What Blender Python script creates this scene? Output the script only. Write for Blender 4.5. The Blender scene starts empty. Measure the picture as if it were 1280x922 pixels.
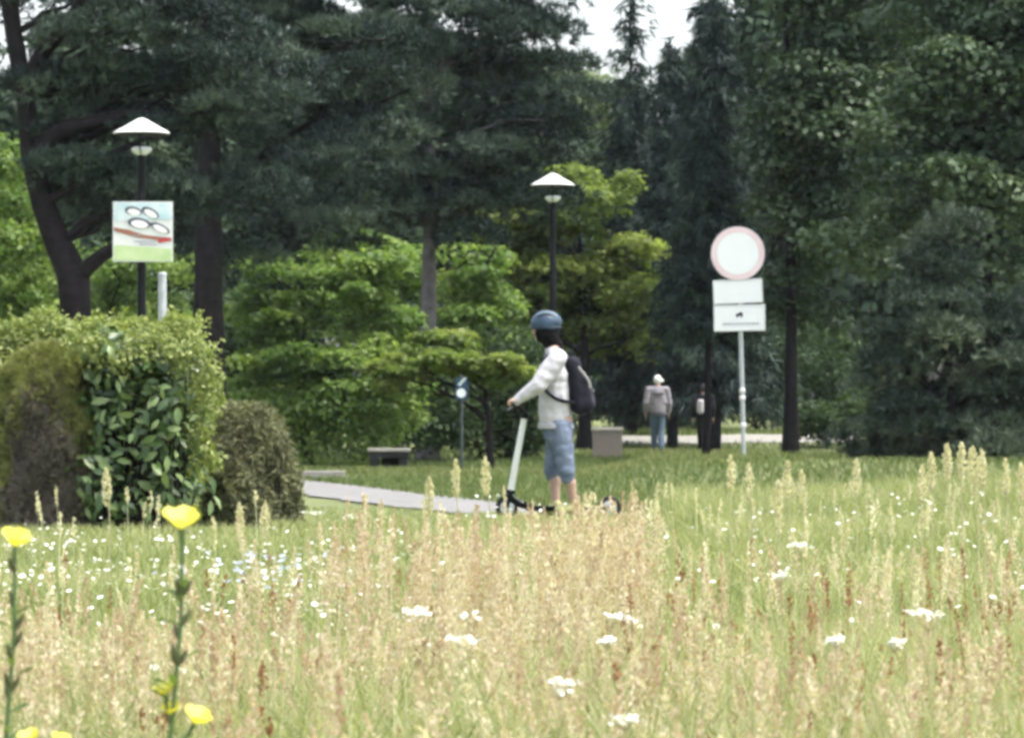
import bpy, math
import numpy as np
from mathutils import Vector, Matrix

rng = np.random.default_rng(11)
SC = bpy.context.scene
COL = SC.collection
R = math.radians

# ------------------------------------------------------------------ camera, sky, sun, exposure
EYE = 0.975            # eye height above the path, metres
FPX = 5565.0           # focal length in photo pixels (1280 wide)
HOR = 516.0            # photo row of the horizon
cam_d = bpy.data.cameras.new('camera')
cam = bpy.data.objects.new('camera', cam_d)
COL.objects.link(cam)
cam.location = (0, 0, EYE)
cam.rotation_euler = (R(90), 0, 0)
cam_d.sensor_width = 36.0
cam_d.lens = 36.0 * FPX / 1280.0
cam_d.shift_y = (HOR - 461.0) / 1280.0
cam_d.clip_start = 0.1
cam_d.clip_end = 9000
SC.camera = cam
cam_d.dof.use_dof = True
cam_d.dof.focus_distance = 17.0
cam_d.dof.aperture_fstop = 19.0

SUN_EL, SUN_AZ = 66.0, 105.0        # azimuth clockwise from +Y (view direction)
world = bpy.data.worlds.new('World')
SC.world = world
world.use_nodes = True
nt = world.node_tree
bg = nt.nodes['Background']
sky = nt.nodes.new('ShaderNodeTexSky')
sky.sky_type = 'NISHITA'
sky.sun_disc = False
sky.sun_elevation = R(SUN_EL)
sky.sun_rotation = R(SUN_AZ)
sky.dust_density = 4.0
sky.air_density = 1.0
hs = nt.nodes.new('ShaderNodeHueSaturation')
hs.inputs['Saturation'].default_value = 0.42
nt.links.new(sky.outputs[0], hs.inputs['Color'])
nt.links.new(hs.outputs[0], bg.inputs[0])
bg.inputs[1].default_value = 0.15

sun_d = bpy.data.lights.new('sun', 'SUN')
sun = bpy.data.objects.new('sun', sun_d)
COL.objects.link(sun)
sun_d.energy = 1.5
sun_d.angle = R(10)
sun_d.color = (1.0, 0.95, 0.86)
sd = Vector((math.sin(R(SUN_AZ)) * math.cos(R(SUN_EL)), math.cos(R(SUN_AZ)) * math.cos(R(SUN_EL)), math.sin(R(SUN_EL))))
sun.rotation_euler = (-sd).to_track_quat('-Z', 'Y').to_euler()

SC.view_settings.view_transform = 'Standard'
SC.view_settings.look = 'None'
SC.view_settings.gamma = 1.0
SC.view_settings.use_curve_mapping = False
SC.view_settings.exposure = 1.58
SC.render.engine = 'CYCLES'
SC.cycles.use_denoising = True
SC.cycles.use_adaptive_sampling = True
SC.cycles.adaptive_threshold = 0.05
SC.cycles.adaptive_min_samples = 20
SC.cycles.max_bounces = 5
SC.cycles.diffuse_bounces = 3
SC.cycles.transmission_bounces = 4
SC.cycles.glossy_bounces = 2
SC.cycles.pixel_filter_type = 'BLACKMAN_HARRIS'
SC.cycles.filter_width = 3.2

# ------------------------------------------------------------------ helpers
def P(px, py, d, dy=0.0):
    """metres for a photo measurement taken at distance d"""
    return np.array([(px - 640.0) * d / FPX, d + dy, EYE - (py - HOR) * d / FPX])

def sstep(a, b, t):
    t = np.clip((np.asarray(t, float) - a) / (b - a), 0, 1)
    return t * t * (3 - 2 * t)

def tz(x, y):
    x = np.asarray(x, float); y = np.asarray(y, float)
    z = 0.28 * sstep(0.9, 2.4, x) * sstep(52, 64, y) * (1 - sstep(66, 79, y))
    z = z + 0.13 * sstep(80, 92, y)
    z = z + 0.36 * sstep(99, 104, y) + 0.5 * sstep(106, 130, y)
    z = z + 0.015 * np.sin(x * 1.3 + y * 0.31) * sstep(41, 46, np.abs(y - 20) + 20)
    return z

def tag(o, label=None, cat=None, group=None, kind=None):
    if label: o['label'] = label
    if cat: o['category'] = cat
    if group: o['group'] = group
    if kind: o['kind'] = kind
    return o

def empty(name, loc, label=None, cat=None, group=None):
    o = bpy.data.objects.new(name, None)
    COL.objects.link(o)
    o.location = loc
    o.empty_display_size = 0.1
    return tag(o, label, cat, group)

def wloc(p):
    v = Vector((0, 0, 0))
    while p is not None:
        v += p.location
        p = p.parent
    return v

def mesh_np(name, V, F, tint=None, smooth=False):
    """V (n,3); F: list of int arrays, each (m,k)"""
    V = np.ascontiguousarray(V, dtype=np.float32)
    me = bpy.data.meshes.new(name)
    if not isinstance(F, (list, tuple)): F = [F]
    F = [np.asarray(f, dtype=np.int32) for f in F if len(f)]
    loops = np.concatenate([f.ravel() for f in F]).astype(np.int32)
    tot = np.concatenate([np.full(len(f), f.shape[1], np.int32) for f in F])
    start = np.concatenate([[0], np.cumsum(tot)[:-1]]).astype(np.int32)
    me.vertices.add(len(V)); me.vertices.foreach_set('co', V.ravel())
    me.loops.add(len(loops)); me.loops.foreach_set('vertex_index', loops)
    me.polygons.add(len(tot))
    me.polygons.foreach_set('loop_start', start)
    me.polygons.foreach_set('loop_total', tot)
    if smooth: me.polygons.foreach_set('use_smooth', np.ones(len(tot), bool))
    if tint is not None:
        a = me.attributes.new('tint', 'FLOAT', 'POINT')
        a.data.foreach_set('value', np.ascontiguousarray(tint, dtype=np.float32))
    me.update(calc_edges=True)
    return me

def obj(name, me, mat, parent=None, loc=None):
    if mat is not None and len(me.materials) == 0: me.materials.append(mat)
    o = bpy.data.objects.new(name, me)
    COL.objects.link(o)
    if parent is not None: o.parent = parent
    if loc is not None: o.location = loc
    return o

class G:
    """collects vertices and faces of one mesh"""
    def __init__(s): s.V = []; s.F = []; s.n = 0
    def add(s, V, F):
        V = np.asarray(V, float)
        for f in F: s.F.append([i + s.n for i in f])
        s.V.append(V); s.n += len(V)
        return s
    def box(s, c, size, rot=None, bevel=0.0):
        c = np.asarray(c, float); h = np.asarray(size, float) / 2
        b = min(bevel, h.min() * 0.9)
        if b > 0:
            V = []
            for sx in (-1, 1):
                for sy in (-1, 1):
                    for sz in (-1, 1):
                        V += [(sx * h[0], sy * (h[1] - b), sz * (h[2] - b)), (sx * (h[0] - b), sy * h[1], sz * (h[2] - b)), (sx * (h[0] - b), sy * (h[1] - b), sz * h[2])]
            def q(sx, sy, sz, k): return ((sx > 0) * 4 + (sy > 0) * 2 + (sz > 0)) * 3 + k
            F = []
            for sg in (-1, 1):
                F.append([q(sg, -1, -1, 0), q(sg, 1, -1, 0), q(sg, 1, 1, 0), q(sg, -1, 1, 0)])
                F.append([q(-1, sg, -1, 1), q(1, sg, -1, 1), q(1, sg, 1, 1), q(-1, sg, 1, 1)])
                F.append([q(-1, -1, sg, 2), q(1, -1, sg, 2), q(1, 1, sg, 2), q(-1, 1, sg, 2)])
                for t in (-1, 1):
                    F.append([q(sg, t, -1, 0), q(sg, t, 1, 0), q(sg, t, 1, 1), q(sg, t, -1, 1)])
                    F.append([q(sg, -1, t, 0), q(sg, 1, t, 0), q(sg, 1, t, 2), q(sg, -1, t, 2)])
                    F.append([q(-1, sg, t, 1), q(1, sg, t, 1), q(1, sg, t, 2), q(-1, sg, t, 2)])
                    for u in (-1, 1): F.append([q(sg, t, u, 0), q(sg, t, u, 1), q(sg, t, u, 2)])
        else:
            V = [(sx * h[0], sy * h[1], sz * h[2]) for sx in (-1, 1) for sy in (-1, 1) for sz in (-1, 1)]
            F = [[0, 1, 3, 2], [4, 6, 7, 5], [0, 4, 5, 1], [2, 3, 7, 6], [0, 2, 6, 4], [1, 5, 7, 3]]
        V = np.array(V, float)
        if rot is not None: V = V @ np.array(rot.to_3x3()).T
        return s.add(V + c, F)
    def tube(s, pts, rad, seg=10, cap=True):
        pts = np.asarray(pts, float); n = len(pts)
        rad = np.broadcast_to(np.asarray(rad, float), (n,))
        V = []; F = []
        u = None
        for i in range(n):
            t = pts[min(i + 1, n - 1)] - pts[max(i - 1, 0)]
            t /= np.linalg.norm(t) + 1e-9
            if u is None:
                u = np.cross(t, [0.3, 1, 0.1]); u /= np.linalg.norm(u)
            u = u - t * (u @ t); u /= np.linalg.norm(u); w = np.cross(t, u)
            a = np.arange(seg) * 2 * np.pi / seg
            V.append(pts[i] + rad[i] * (np.cos(a)[:, None] * u + np.sin(a)[:, None] * w))
        for i in range(n - 1):
            for k in range(seg):
                k2 = (k + 1) % seg
                F.append([i * seg + k, i * seg + k2, (i + 1) * seg + k2, (i + 1) * seg + k])
        if cap:
            F.append(list(range(seg))[::-1]); F.append([(n - 1) * seg + k for k in range(seg)])
        return s.add(np.concatenate(V), F)
    def lathe(s, prof, c=(0, 0, 0), seg=24, axis='z'):
        c = np.asarray(c, float); V = []; F = []
        a = np.arange(seg) * 2 * np.pi / seg
        for r, z in prof:
            if axis == 'z': V.append(np.stack([r * np.cos(a), r * np.sin(a), np.full(seg, z)], 1))
            else: V.append(np.stack([r * np.cos(a), np.full(seg, z), r * np.sin(a)], 1))
        n = len(prof)
        for i in range(n - 1):
            for k in range(seg):
                k2 = (k + 1) % seg
                F.append([i * seg + k, i * seg + k2, (i + 1) * seg + k2, (i + 1) * seg + k])
        F.append(list(range(seg))[::-1]); F.append([(n - 1) * seg + k for k in range(seg)])
        return s.add(np.concatenate(V) + c, F)
    def capsule(s, a, b, ra, rb, side=(0, 1, 0), k=1.0, seg=14):
        """tapered rounded limb; cross-section widened k times along side"""
        a = np.asarray(a, float); b = np.asarray(b, float)
        t = b - a; L = np.linalg.norm(t); t = t / (L + 1e-9)
        side = np.asarray(side, float)
        u = side - t * (side @ t); u /= np.linalg.norm(u) + 1e-9
        w = np.cross(t, u)
        V = []; ang = np.arange(seg) * 2 * np.pi / seg
        prof = [(ra * math.cos(q), -ra * math.sin(-q) if False else ra * math.sin(q)) for q in np.linspace(-1.45, 0, 5)]
        prof += [(rb * math.cos(q), L + rb * math.sin(q)) for q in np.linspace(0, 1.45, 5)]
        for r, z in prof:
            V.append(a + t * z + r * (k * np.cos(ang)[:, None] * u + np.sin(ang)[:, None] * w))
        n = len(prof); F = []
        for i in range(n - 1):
            for q in range(seg):
                q2 = (q + 1) % seg
                F.append([i * seg + q, i * seg + q2, (i + 1) * seg + q2, (i + 1) * seg + q])
        F.append(list(range(seg))[::-1]); F.append([(n - 1) * seg + q for q in range(seg)])
        return s.add(np.concatenate(V), F)
    def ball(s, c, r, seg=16, rings=9):
        c = np.asarray(c, float); r = np.broadcast_to(np.asarray(r, float), (3,))
        V = []; F = []
        a = np.arange(seg) * 2 * np.pi / seg
        for q in np.linspace(-1.5, 1.5, rings):
            V.append(np.stack([math.cos(q) * np.cos(a), math.cos(q) * np.sin(a), np.full(seg, math.sin(q))], 1) * r + c)
        for i in range(rings - 1):
            for k in range(seg):
                k2 = (k + 1) % seg
                F.append([i * seg + k, i * seg + k2, (i + 1) * seg + k2, (i + 1) * seg + k])
        F.append(list(range(seg))[::-1]); F.append([(rings - 1) * seg + k for k in range(seg)])
        return s.add(np.concatenate(V), F)
    def prism(s, poly, y0, y1):
        """polygon in x,z extruded along y"""
        n = len(poly)
        V = [(x, y0, z) for x, z in poly] + [(x, y1, z) for x, z in poly]
        F = [list(range(n)), list(range(n, 2 * n))[::-1]]
        for i in range(n): F.append([i, i + n, (i + 1) % n + n, (i + 1) % n])
        return s.add(V, F)
    def build(s, name, mat, parent=None, smooth=True, tint=None):
        V = np.concatenate(s.V)
        if parent is not None: V = V - np.array(wloc(parent))
        me = bpy.data.meshes.new(name)
        me.from_pydata(V.tolist(), [], s.F)
        if smooth: me.polygons.foreach_set('use_smooth', np.ones(len(me.polygons), bool))
        me.update()
        o = obj(name, me, mat, parent)
        if smooth:
            try: me.set_sharp_from_angle(angle=R(40))
            except Exception: pass
        return o
    def remesh(s, name, mat, parent, voxel, smooth_it=4, wrinkle=0.0, wscale=0.08):
        """fuse all pieces into one continuous skin"""
        o = s.build(name, mat, parent, smooth=True)
        m = o.modifiers.new('r', 'REMESH'); m.mode = 'VOXEL'; m.voxel_size = voxel; m.use_smooth_shade = True
        sm = o.modifiers.new('s', 'SMOOTH'); sm.factor = 0.5; sm.iterations = smooth_it
        dg = bpy.context.evaluated_depsgraph_get()
        me = bpy.data.meshes.new_from_object(o.evaluated_get(dg))
        o.modifiers.clear()
        old = o.data; o.data = me
        bpy.data.meshes.remove(old)
        if len(me.materials) == 0: me.materials.append(mat)
        if wrinkle > 0:
            n = len(me.vertices)
            co = np.empty(n * 3, np.float32); me.vertices.foreach_get('co', co); co = co.reshape(-1, 3)
            no = np.empty(n * 3, np.float32); me.vertices.foreach_get('normal', no); no = no.reshape(-1, 3)
            q = co / wscale
            from mathutils import noise as mn
            h = np.array([mn.noise(Vector((a_[0] * 0.9 + a_[2] * 0.5, a_[1] * 0.9, a_[2] * 1.2))) + 0.6 * mn.noise(Vector((a_[0] * 1.6 - a_[2] * 0.7 + 7, a_[1] * 1.4, a_[2] * 2.4))) for a_ in q])
            co = co + no * (h * wrinkle)[:, None]
            me.vertices.foreach_set('co', co.astype(np.float32).ravel()); me.update()
        me.polygons.foreach_set('use_smooth', np.ones(len(me.polygons), bool))
        return o

# ------------------------------------------------------------------ materials
def mat_plain(name, col, rough=0.6, metal=0.0, spec=0.4, noise=0.0, scale=20.0, col2=None, bump=0.0):
    m = bpy.data.materials.new(name); m.use_nodes = True
    n = m.node_tree; b = n.nodes['Principled BSDF']
    b.inputs['Roughness'].default_value = rough
    b.inputs['Metallic'].default_value = metal
    b.inputs['Specular IOR Level'].default_value = spec
    if noise > 0 or col2 is not None:
        tc = n.nodes.new('ShaderNodeTexCoord')
        tx = n.nodes.new('ShaderNodeTexNoise'); tx.inputs['Scale'].default_value = scale; tx.inputs['Detail'].default_value = 5
        n.links.new(tc.outputs['Object'], tx.inputs['Vector'])
        cr = n.nodes.new('ShaderNodeValToRGB')
        c2 = col2 if col2 is not None else tuple(c * (1 - noise) for c in col)
        cr.color_ramp.elements[0].position = 0.33; cr.color_ramp.elements[0].color = (*c2, 1)
        cr.color_ramp.elements[1].position = 0.67; cr.color_ramp.elements[1].color = (*col, 1)
        n.links.new(tx.outputs['Fac'], cr.inputs['Fac'])
        n.links.new(cr.outputs['Color'], b.inputs['Base Color'])
        if bump > 0:
            bp = n.nodes.new('ShaderNodeBump'); bp.inputs['Strength'].default_value = bump; bp.inputs['Distance'].default_value = 0.02
            n.links.new(tx.outputs['Fac'], bp.inputs['Height']); n.links.new(bp.outputs['Normal'], b.inputs['Normal'])
    else:
        b.inputs['Base Color'].default_value = (*col, 1)
    return m

def mat_leaf(name, cols, transl=0.35, rough=0.5, spec=0.35, tr_gain=1.3):
    """thin leaf: colour varies leaf by leaf through the tint attribute, light passes through"""
    m = bpy.data.materials.new(name); m.use_nodes = True
    n = m.node_tree; b = n.nodes['Principled BSDF']; out = n.nodes['Material Output']
    at = n.nodes.new('ShaderNodeAttribute'); at.attribute_name = 'tint'
    cr = n.nodes.new('ShaderNodeValToRGB')
    e = cr.color_ramp.elements
    for i, c in enumerate(cols):
        p = i / (len(cols) - 1)
        if i < 2: el = e[i]; el.position = p if i == 0 else p
        else: el = e.new(p)
        el.color = (*c, 1)
    if len(cols) > 2:
        for i, c in enumerate(cols):
            e[i].position = i / (len(cols) - 1); e[i].color = (*c, 1)
    n.links.new(at.outputs['Fac'], cr.inputs['Fac'])
    b.inputs['Roughness'].default_value = rough
    b.inputs['Specular IOR Level'].default_value = spec
    n.links.new(cr.outputs['Color'], b.inputs['Base Color'])
    tr = n.nodes.new('ShaderNodeBsdfTranslucent')
    mu = n.nodes.new('ShaderNodeMix'); mu.data_type = 'RGBA'; mu.blend_type = 'MULTIPLY'; mu.inputs[0].default_value = 1
    n.links.new(cr.outputs['Color'], mu.inputs[6]); mu.inputs[7].default_value = (tr_gain, tr_gain * 1.05, tr_gain * 0.6, 1)
    n.links.new(mu.outputs[2], tr.inputs['Color'])
    mx = n.nodes.new('ShaderNodeMixShader'); mx.inputs[0].default_value = transl
    n.links.new(b.outputs[0], mx.inputs[1]); n.links.new(tr.outputs[0], mx.inputs[2])
    n.links.new(mx.outputs[0], out.inputs['Surface'])
    return m

M = {}
M['pine'] = mat_leaf('pine_needles', [(0.010, 0.021, 0.020), (0.025, 0.046, 0.037), (0.095, 0.13, 0.085)], 0.12, 0.55, 0.3)
M['spruce'] = mat_leaf('spruce_needles', [(0.012, 0.024, 0.022), (0.022, 0.040, 0.032), (0.035, 0.06, 0.04)], 0.10, 0.6, 0.25)
M['bluepine'] = mat_leaf('blue_green_needles', [(0.014, 0.028, 0.023), (0.036, 0.058, 0.040), (0.125, 0.155, 0.10)], 0.12, 0.55, 0.3)
M['oak'] = mat_leaf('oak_leaves', [(0.022, 0.046, 0.025), (0.060, 0.10, 0.052), (0.17, 0.22, 0.12)], 0.25, 0.5, 0.35)
M['maple'] = mat_leaf('maple_leaves', [(0.075, 0.135, 0.035), (0.15, 0.235, 0.06), (0.28, 0.36, 0.105)], 0.48, 0.5, 0.35)
M['maple2'] = mat_leaf('bright_leaves', [(0.08, 0.13, 0.035), (0.16, 0.215, 0.055), (0.27, 0.32, 0.10)], 0.5, 0.5, 0.3)
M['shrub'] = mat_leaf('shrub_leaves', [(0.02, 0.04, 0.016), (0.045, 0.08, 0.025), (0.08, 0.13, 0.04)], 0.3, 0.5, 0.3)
M['far'] = mat_leaf('far_leaves', [(0.022, 0.040, 0.026), (0.04, 0.07, 0.036), (0.07, 0.10, 0.05)], 0.25, 0.6, 0.2)
M['pale'] = mat_leaf('haze_paled_leaves', [(0.09, 0.13, 0.06), (0.14, 0.19, 0.09), (0.20, 0.25, 0.13)], 0.35, 0.6, 0.2)  # far tree: the paling by distant haze is put into the leaf colour
M['privet'] = mat_leaf('privet_leaves', [(0.09, 0.13, 0.03), (0.19, 0.24, 0.06), (0.32, 0.36, 0.12)], 0.35, 0.5, 0.35)
M['yew'] = mat_leaf('dry_shoots', [(0.08, 0.085, 0.048), (0.145, 0.155, 0.08), (0.225, 0.235, 0.12)], 0.2, 0.7, 0.2)
M['laurel'] = mat_leaf('laurel_leaves', [(0.020, 0.050, 0.012), (0.065, 0.12, 0.03), (0.19, 0.26, 0.095)], 0.15, 0.34, 0.5)
M['twig'] = mat_plain('grey_twigs', (0.17, 0.145, 0.125), 0.9, noise=0.45, scale=9)
M['bark'] = mat_plain('dark_bark', (0.022, 0.017, 0.018), 0.9, spec=0.15, col2=(0.010, 0.008, 0.009), scale=8, bump=0.5)
M['greybark'] = mat_plain('grey_bark', (0.20, 0.18, 0.19), 0.9, col2=(0.10, 0.09, 0.09), scale=6, bump=0.5)
M['blade'] = mat_leaf('meadow_blades', [(0.16, 0.205, 0.075), (0.30, 0.325, 0.15), (0.48, 0.45, 0.29)], 0.4, 0.55, 0.25)
M['lawn'] = mat_leaf('lawn_blades', [(0.065, 0.105, 0.03), (0.125, 0.16, 0.06), (0.25, 0.25, 0.125)], 0.35, 0.6, 0.2)
M['panicle'] = mat_leaf('dry_seed_heads', [(0.44, 0.315, 0.235), (0.56, 0.47, 0.355), (0.68, 0.62, 0.48)], 0.35, 0.7, 0.15)
M['plume'] = mat_leaf('cream_seed_heads', [(0.50, 0.46, 0.32), (0.60, 0.56, 0.41), (0.70, 0.66, 0.51)], 0.35, 0.7, 0.15)
M['sorrel'] = mat_leaf('rusty_seed_heads', [(0.20, 0.085, 0.04), (0.30, 0.15, 0.08), (0.36, 0.21, 0.12)], 0.25, 0.7, 0.15)
M['petal'] = mat_leaf('white_petals', [(0.70, 0.72, 0.66), (0.80, 0.80, 0.76), (0.86, 0.86, 0.84)], 0.3, 0.6, 0.2, 1.0)
M['lilac'] = mat_leaf('pale_blue_petals', [(0.30, 0.34, 0.42), (0.38, 0.42, 0.48), (0.46, 0.50, 0.52)], 0.3, 0.6, 0.2, 1.0)
M['yellow'] = mat_leaf('yellow_petals', [(0.80, 0.70, 0.08), (0.85, 0.78, 0.14), (0.88, 0.83, 0.24)], 0.35, 0.5, 0.2, 1.0)
M['stem'] = mat_plain('green_stem', (0.10, 0.16, 0.05), 0.6, noise=0.3, scale=30)
M['stem_leaf'] = mat_leaf('stem_leaves', [(0.06, 0.12, 0.03), (0.10, 0.17, 0.04), (0.15, 0.22, 0.06)], 0.3, 0.5, 0.3)
M['straw'] = mat_plain('straw_stem', (0.46, 0.42, 0.24), 0.7, noise=0.2, scale=30)
M['white_paint'] = mat_plain('white_paint', (0.80, 0.80, 0.79), 0.45, noise=0.06, scale=6)
M['black_metal'] = mat_plain('black_metal', (0.007, 0.008, 0.009), 0.6, spec=0.12, noise=0.2, scale=10)
M['steel'] = mat_plain('galvanised_steel', (0.50, 0.53, 0.55), 0.5, metal=0.4, noise=0.2, scale=14)
M['glass'] = mat_plain('milky_lamp_bowl', (0.72, 0.74, 0.75), 0.25, spec=0.6)
M['path'] = mat_plain('worn_concrete', (0.21, 0.205, 0.20), 0.9, col2=(0.15, 0.147, 0.143), scale=3, bump=0.15)
M['kerb'] = mat_plain('kerb_concrete', (0.28, 0.27, 0.24), 0.9, noise=0.2, scale=5)
M['concrete'] = mat_plain('pebble_concrete', (0.36, 0.31, 0.28), 0.95, col2=(0.20, 0.17, 0.16), scale=45, bump=0.5)

def mat_ground():
    m = bpy.data.materials.new('meadow_soil'); m.use_nodes = True
    n = m.node_tree; b = n.nodes['Principled BSDF']; b.inputs['Roughness'].default_value = 0.95
    tc = n.nodes.new('ShaderNodeTexCoord')
    a = n.nodes.new('ShaderNodeTexNoise'); a.inputs['Scale'].default_value = 0.55; a.inputs['Detail'].default_value = 6
    c = n.nodes.new('ShaderNodeTexNoise'); c.inputs['Scale'].default_value = 9; c.inputs['Detail'].default_value = 8
    n.links.new(tc.outputs['Object'], a.inputs['Vector']); n.links.new(tc.outputs['Object'], c.inputs['Vector'])
    mx = n.nodes.new('ShaderNodeMath'); mx.operation = 'ADD'
    n.links.new(a.outputs['Fac'], mx.inputs[0]); n.links.new(c.outputs['Fac'], mx.inputs[1])
    cr = n.nodes.new('ShaderNodeValToRGB')
    cr.color_ramp.elements[0].position = 0.38; cr.color_ramp.elements[0].color = (0.075, 0.10, 0.028, 1)
    cr.color_ramp.elements[1].position = 0.62; cr.color_ramp.elements[1].color = (0.15, 0.17, 0.06, 1)
    hf = n.nodes.new('ShaderNodeMath'); hf.operation = 'MULTIPLY'; hf.inputs[1].default_value = 0.5
    n.links.new(mx.outputs[0], hf.inputs[0]); n.links.new(hf.outputs[0], cr.inputs['Fac'])
    n.links.new(cr.outputs['Color'], b.inputs['Base Color'])
    bp = n.nodes.new('ShaderNodeBump'); bp.inputs['Strength'].default_value = 0.5; bp.inputs['Distance'].default_value = 0.05
    n.links.new(c.outputs['Fac'], bp.inputs['Height']); n.links.new(bp.outputs['Normal'], b.inputs['Normal'])
    return m
M['ground'] = mat_ground()

# ------------------------------------------------------------------ ground and paths
def axis(core0, core1, step, far, n):
    c = np.arange(core0, core1 + 1e-6, step)
    g = np.geomspace(1, far, n)
    return np.concatenate([core0 - g[::-1], c, core1 + g])
gx = axis(-12, 12, 0.3, 3000, 22)
gy = np.concatenate([[-300, -60, -15], np.arange(-2, 135, 0.5), 135 + np.geomspace(1, 6000, 24)])
X, Y = np.meshgrid(gx, gy)
Z = tz(X, Y)
nx, ny = len(gx), len(gy)
ii = (np.arange(ny - 1)[:, None] * nx + np.arange(nx - 1)).ravel()
ground = obj('ground', mesh_np('ground', np.stack([X.ravel(), Y.ravel(), Z.ravel()], 1), np.stack([ii, ii + 1, ii + nx + 1, ii + nx], 1), smooth=True), M['ground'])
tag(ground, kind='structure')

def ribbon(name, line, width, mat, lift=0.004, parent=None, n=80):
    line = np.array(line, float)
    s = np.concatenate([[0], np.cumsum(np.linalg.norm(np.diff(line, axis=0), axis=1))])
    t = np.linspace(0, s[-1], n)
    # smooth by repeated averaging
    x = np.interp(t, s, line[:, 0]); y = np.interp(t, s, line[:, 1])
    for _ in range(30):
        x[1:-1] = (x[:-2] + 2 * x[1:-1] + x[2:]) / 4; y[1:-1] = (y[:-2] + 2 * y[1:-1] + y[2:]) / 4
    dx, dy = np.gradient(x), np.gradient(y); L = np.hypot(dx, dy)
    nxv, nyv = -dy / L, dx / L
    w = width / 2 + 0.03 * np.sin(t * 2.3) + 0.02 * np.sin(t * 5.1)
    cols = []
    for k in (-1, -0.5, 0, 0.5, 1):
        px, py = x + nxv * w * k, y + nyv * w * k
        cols.append(np.stack([px, py, tz(px, py) + lift], 1))
    V = np.stack(cols, 1).reshape(-1, 3)
    F = []
    for i in range(n - 1):
        for k in range(4): F.append([i * 5 + k, i * 5 + k + 1, i * 5 + k + 6, i * 5 + k + 5])
    o = obj(name, mesh_np(name, V, np.array(F), smooth=True), mat, parent)
    return o, np.stack([x, y], 1)

p1, PATH1 = ribbon('path', [(-10.5, 74), (-6.5, 69.5), (-4.0, 65.5), (-2.75, 59), (-1.75, 52), (-0.6, 46), (0.6, 41.0), (3.0, 39.2), (8, 37.5), (16, 36)], 1.35, M['path'], 0.02, n=160)
tag(p1, kind='structure')
p2, PATH2 = ribbon('path', [(-4.3, 64.6), (-3.3, 66.2), (-2.5, 66.6)], 1.1, M['path'], 0.034, n=24)
tag(p2, kind='structure')
p3, PATH3 = ribbon('path', [(-30, 98), (-8, 96.5), (0, 95.6), (6, 95.6), (14, 97), (40, 99)], 2.6, M['path'], 0.02, n=90)
tag(p3, kind='structure')
p4, PATH4 = ribbon('path', [(2.3, 102), (5, 102.0), (8.0, 102.2)], 1.7, M['kerb'], 0.02, n=30)
tag(p4, kind='structure')
# end kerb of the little side path
g = G(); g.box((-2.95, 66.0, 0.06), (0.95, 0.14, 0.12), bevel=0.015)
k = g.build('kerb_stone', M['kerb'], smooth=False); tag(k, 'pale kerb stone at the end of the side path by the brown bush', 'kerb stone')

# ------------------------------------------------------------------ foliage generators
def unit(v): return v / (np.linalg.norm(v, axis=-1, keepdims=True) + 1e-9)

def leaf_quads(p, nrm, L, W, droop=0.0, tint=None):
    """kite-shaped leaves lying in the plane of nrm, folded a little along the midrib"""
    N = len(p)
    t = unit(np.cross(nrm, unit(rng.normal(size=(N, 3)))))
    t[:, 2] -= droop; t = unit(t)
    b = unit(np.cross(nrm, t)); n2 = np.cross(t, b)
    L = np.broadcast_to(L, (N,))[:, None]; W = np.broadcast_to(W, (N,))[:, None]
    V = np.stack([p, p + t * L * 0.45 + b * W * 0.5 + n2 * W * 0.12, p + t * L - n2 * L * 0.08, p + t * L * 0.45 - b * W * 0.5 + n2 * W * 0.12], 1).reshape(-1, 3)
    F = np.arange(N * 4).reshape(-1, 4)
    T = np.repeat(tint if tint is not None else rng.random(N), 4)
    return V, F, T

def needle_tris(p, ax, L, W, K, spread, tint):
    N = len(p)
    d = unit(ax[:, None, :] + spread * rng.normal(size=(N, K, 3)))
    b = unit(np.cross(d, rng.normal(size=(N, K, 3)))) * W
    L = (np.broadcast_to(L, (N,))[:, None, None]) * rng.uniform(0.6, 1.1, (N, K, 1))
    q = p[:, None, :] + rng.normal(size=(N, K, 3)) * L * 0.12
    V = np.stack([q - b, q + b, q + d * L], 2).reshape(-1, 3)
    F = np.arange(N * K * 3).reshape(-1, 3)
    return V, F, np.repeat(tint, K * 3)

def pad_points(pads, n, shell=0.5, up=0.25):
    """points through a set of foliage pads (cx,cy,cz,rx,ry,rz), gathered toward the surface"""
    k = len(pads)
    w = (pads[:, 3] * pads[:, 4] * pads[:, 5]) ** (2 / 3.0)
    idx = rng.choice(k, n, p=w / w.sum())
    u = unit(rng.normal(size=(n, 3))); u[:, 2] = np.where((u[:, 2] < 0) & (rng.random(n) < up), -u[:, 2], u[:, 2])
    r = rng.uniform(shell ** 3, 1, n) ** (1 / 3.0) * (1 + 0.12 * rng.normal(size=n))
    q = pads[idx]
    p = q[:, :3] + u * r[:, None] * q[:, 3:6]
    nrm = unit(u / q[:, 3:6] * q[:, 3:6].mean(1, keepdims=True))
    return p, nrm, idx

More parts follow.
